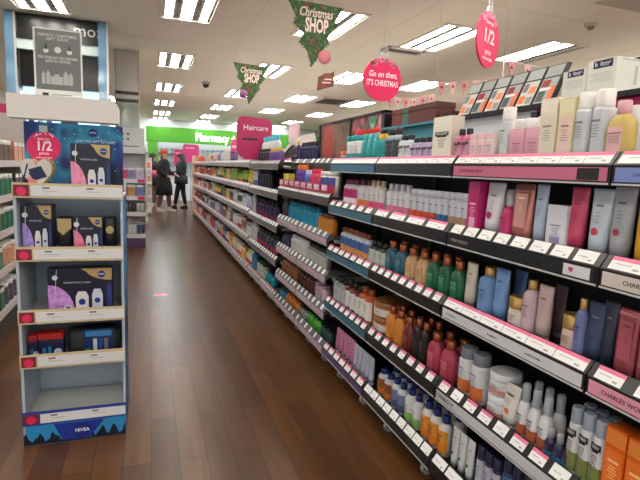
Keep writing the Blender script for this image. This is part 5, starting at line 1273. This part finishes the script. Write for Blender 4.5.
tp, s = person('shopper in an orange knitted hat and long black coat, standing side on', (p.x - .03, p.y, 0), math.radians(62), 1.72,
    {'leg': [(-.02, .12), (.02, -.1)], 'arm': [((-.23, .03, 1.13), (-.17, -.2, 1.0)), ((.23, -.0, 1.12), (.13, -.26, 1.05))]}, (206, 78, 40), 'hat', ((26, 24, 26), .48, .29), (130, 90, 80), (216, 206, 196))
p = at(181, 209, z=0)
person('shopper with long black hair in a black jacket and black trousers', (p.x, p.y, 0), math.radians(-118), 1.68,
    {'leg': [(-.02, .1), (.02, -.14)], 'arm': [((-.25, -.02, 1.13), (-.16, -.25, 1.08)), ((.25, .02, 1.12), (.16, -.22, 1.1))]}, (22, 18, 20), 'long', ((24, 23, 26), .78, .26), (20, 20, 22), (22, 22, 24))
p = at(155, 207, z=0)
t3, s3 = person('shopper in dark clothes half hidden behind the long black coat', (p.x - .05, 16.2, 0), math.radians(120), 1.66,
    {'leg': [(-.0, .05), (.02, -.05)], 'arm': [((-.25, -.02, 1.13), (-.16, -.25, 1.08)), hangR]}, (26, 22, 22), 'short', ((34, 28, 32), .7, .25), (120, 80, 74), (200, 190, 180))
# pink bag over that shopper's shoulder
q = (t3.location.x + .02, t3.location.y - .36, .95)
t = thing('shoulder_bag', 'pink patterned bag beside the half hidden shopper', 'bag', q, 0)
b = bm_new(); loft(b, [ring(rx, ry_, z_, 14, .6) for z_, rx, ry_ in ((0, .08, .04), (.1, .09, .05), (.2, .07, .03))]); obj('bag', b, M((190, 90, 110), .6, noise=20), t)
b = bm_new(); tube(b, (-.1, 0, .24), (-.02, .12, .46), .012); tube(b, (-.02, .12, .46), (.1, .0, .24), .012); obj('strap', b, M((90, 50, 60)), t)
# paper slip held by the black coated shopper
q = at(174, 172.5, y=15.4)
b = bm_new(); prism(b, [(-.1, -.03), (.1, .0), (.1, .04), (-.1, .05)], 0, .006, 'y'); tag(obj('leaflet', b, M((226, 228, 232)), None, (q.x - .04, q.y - .05, q.z - .04), (.5, 0, 0)), 'white leaflet held between the two shoppers', 'leaflet')

# ---------------------------------------------------------------- look
w = bpy.data.worlds.new('world'); sc.world = w; w.use_nodes = True
w.node_tree.nodes['Background'].inputs[0].default_value = (.9, .93, 1, 1); w.node_tree.nodes['Background'].inputs[1].default_value = .3
sc.view_settings.view_transform = 'Standard'; sc.view_settings.look = 'None'; sc.view_settings.gamma = 1; sc.view_settings.use_curve_mapping = False
sc.view_settings.exposure = 0.25
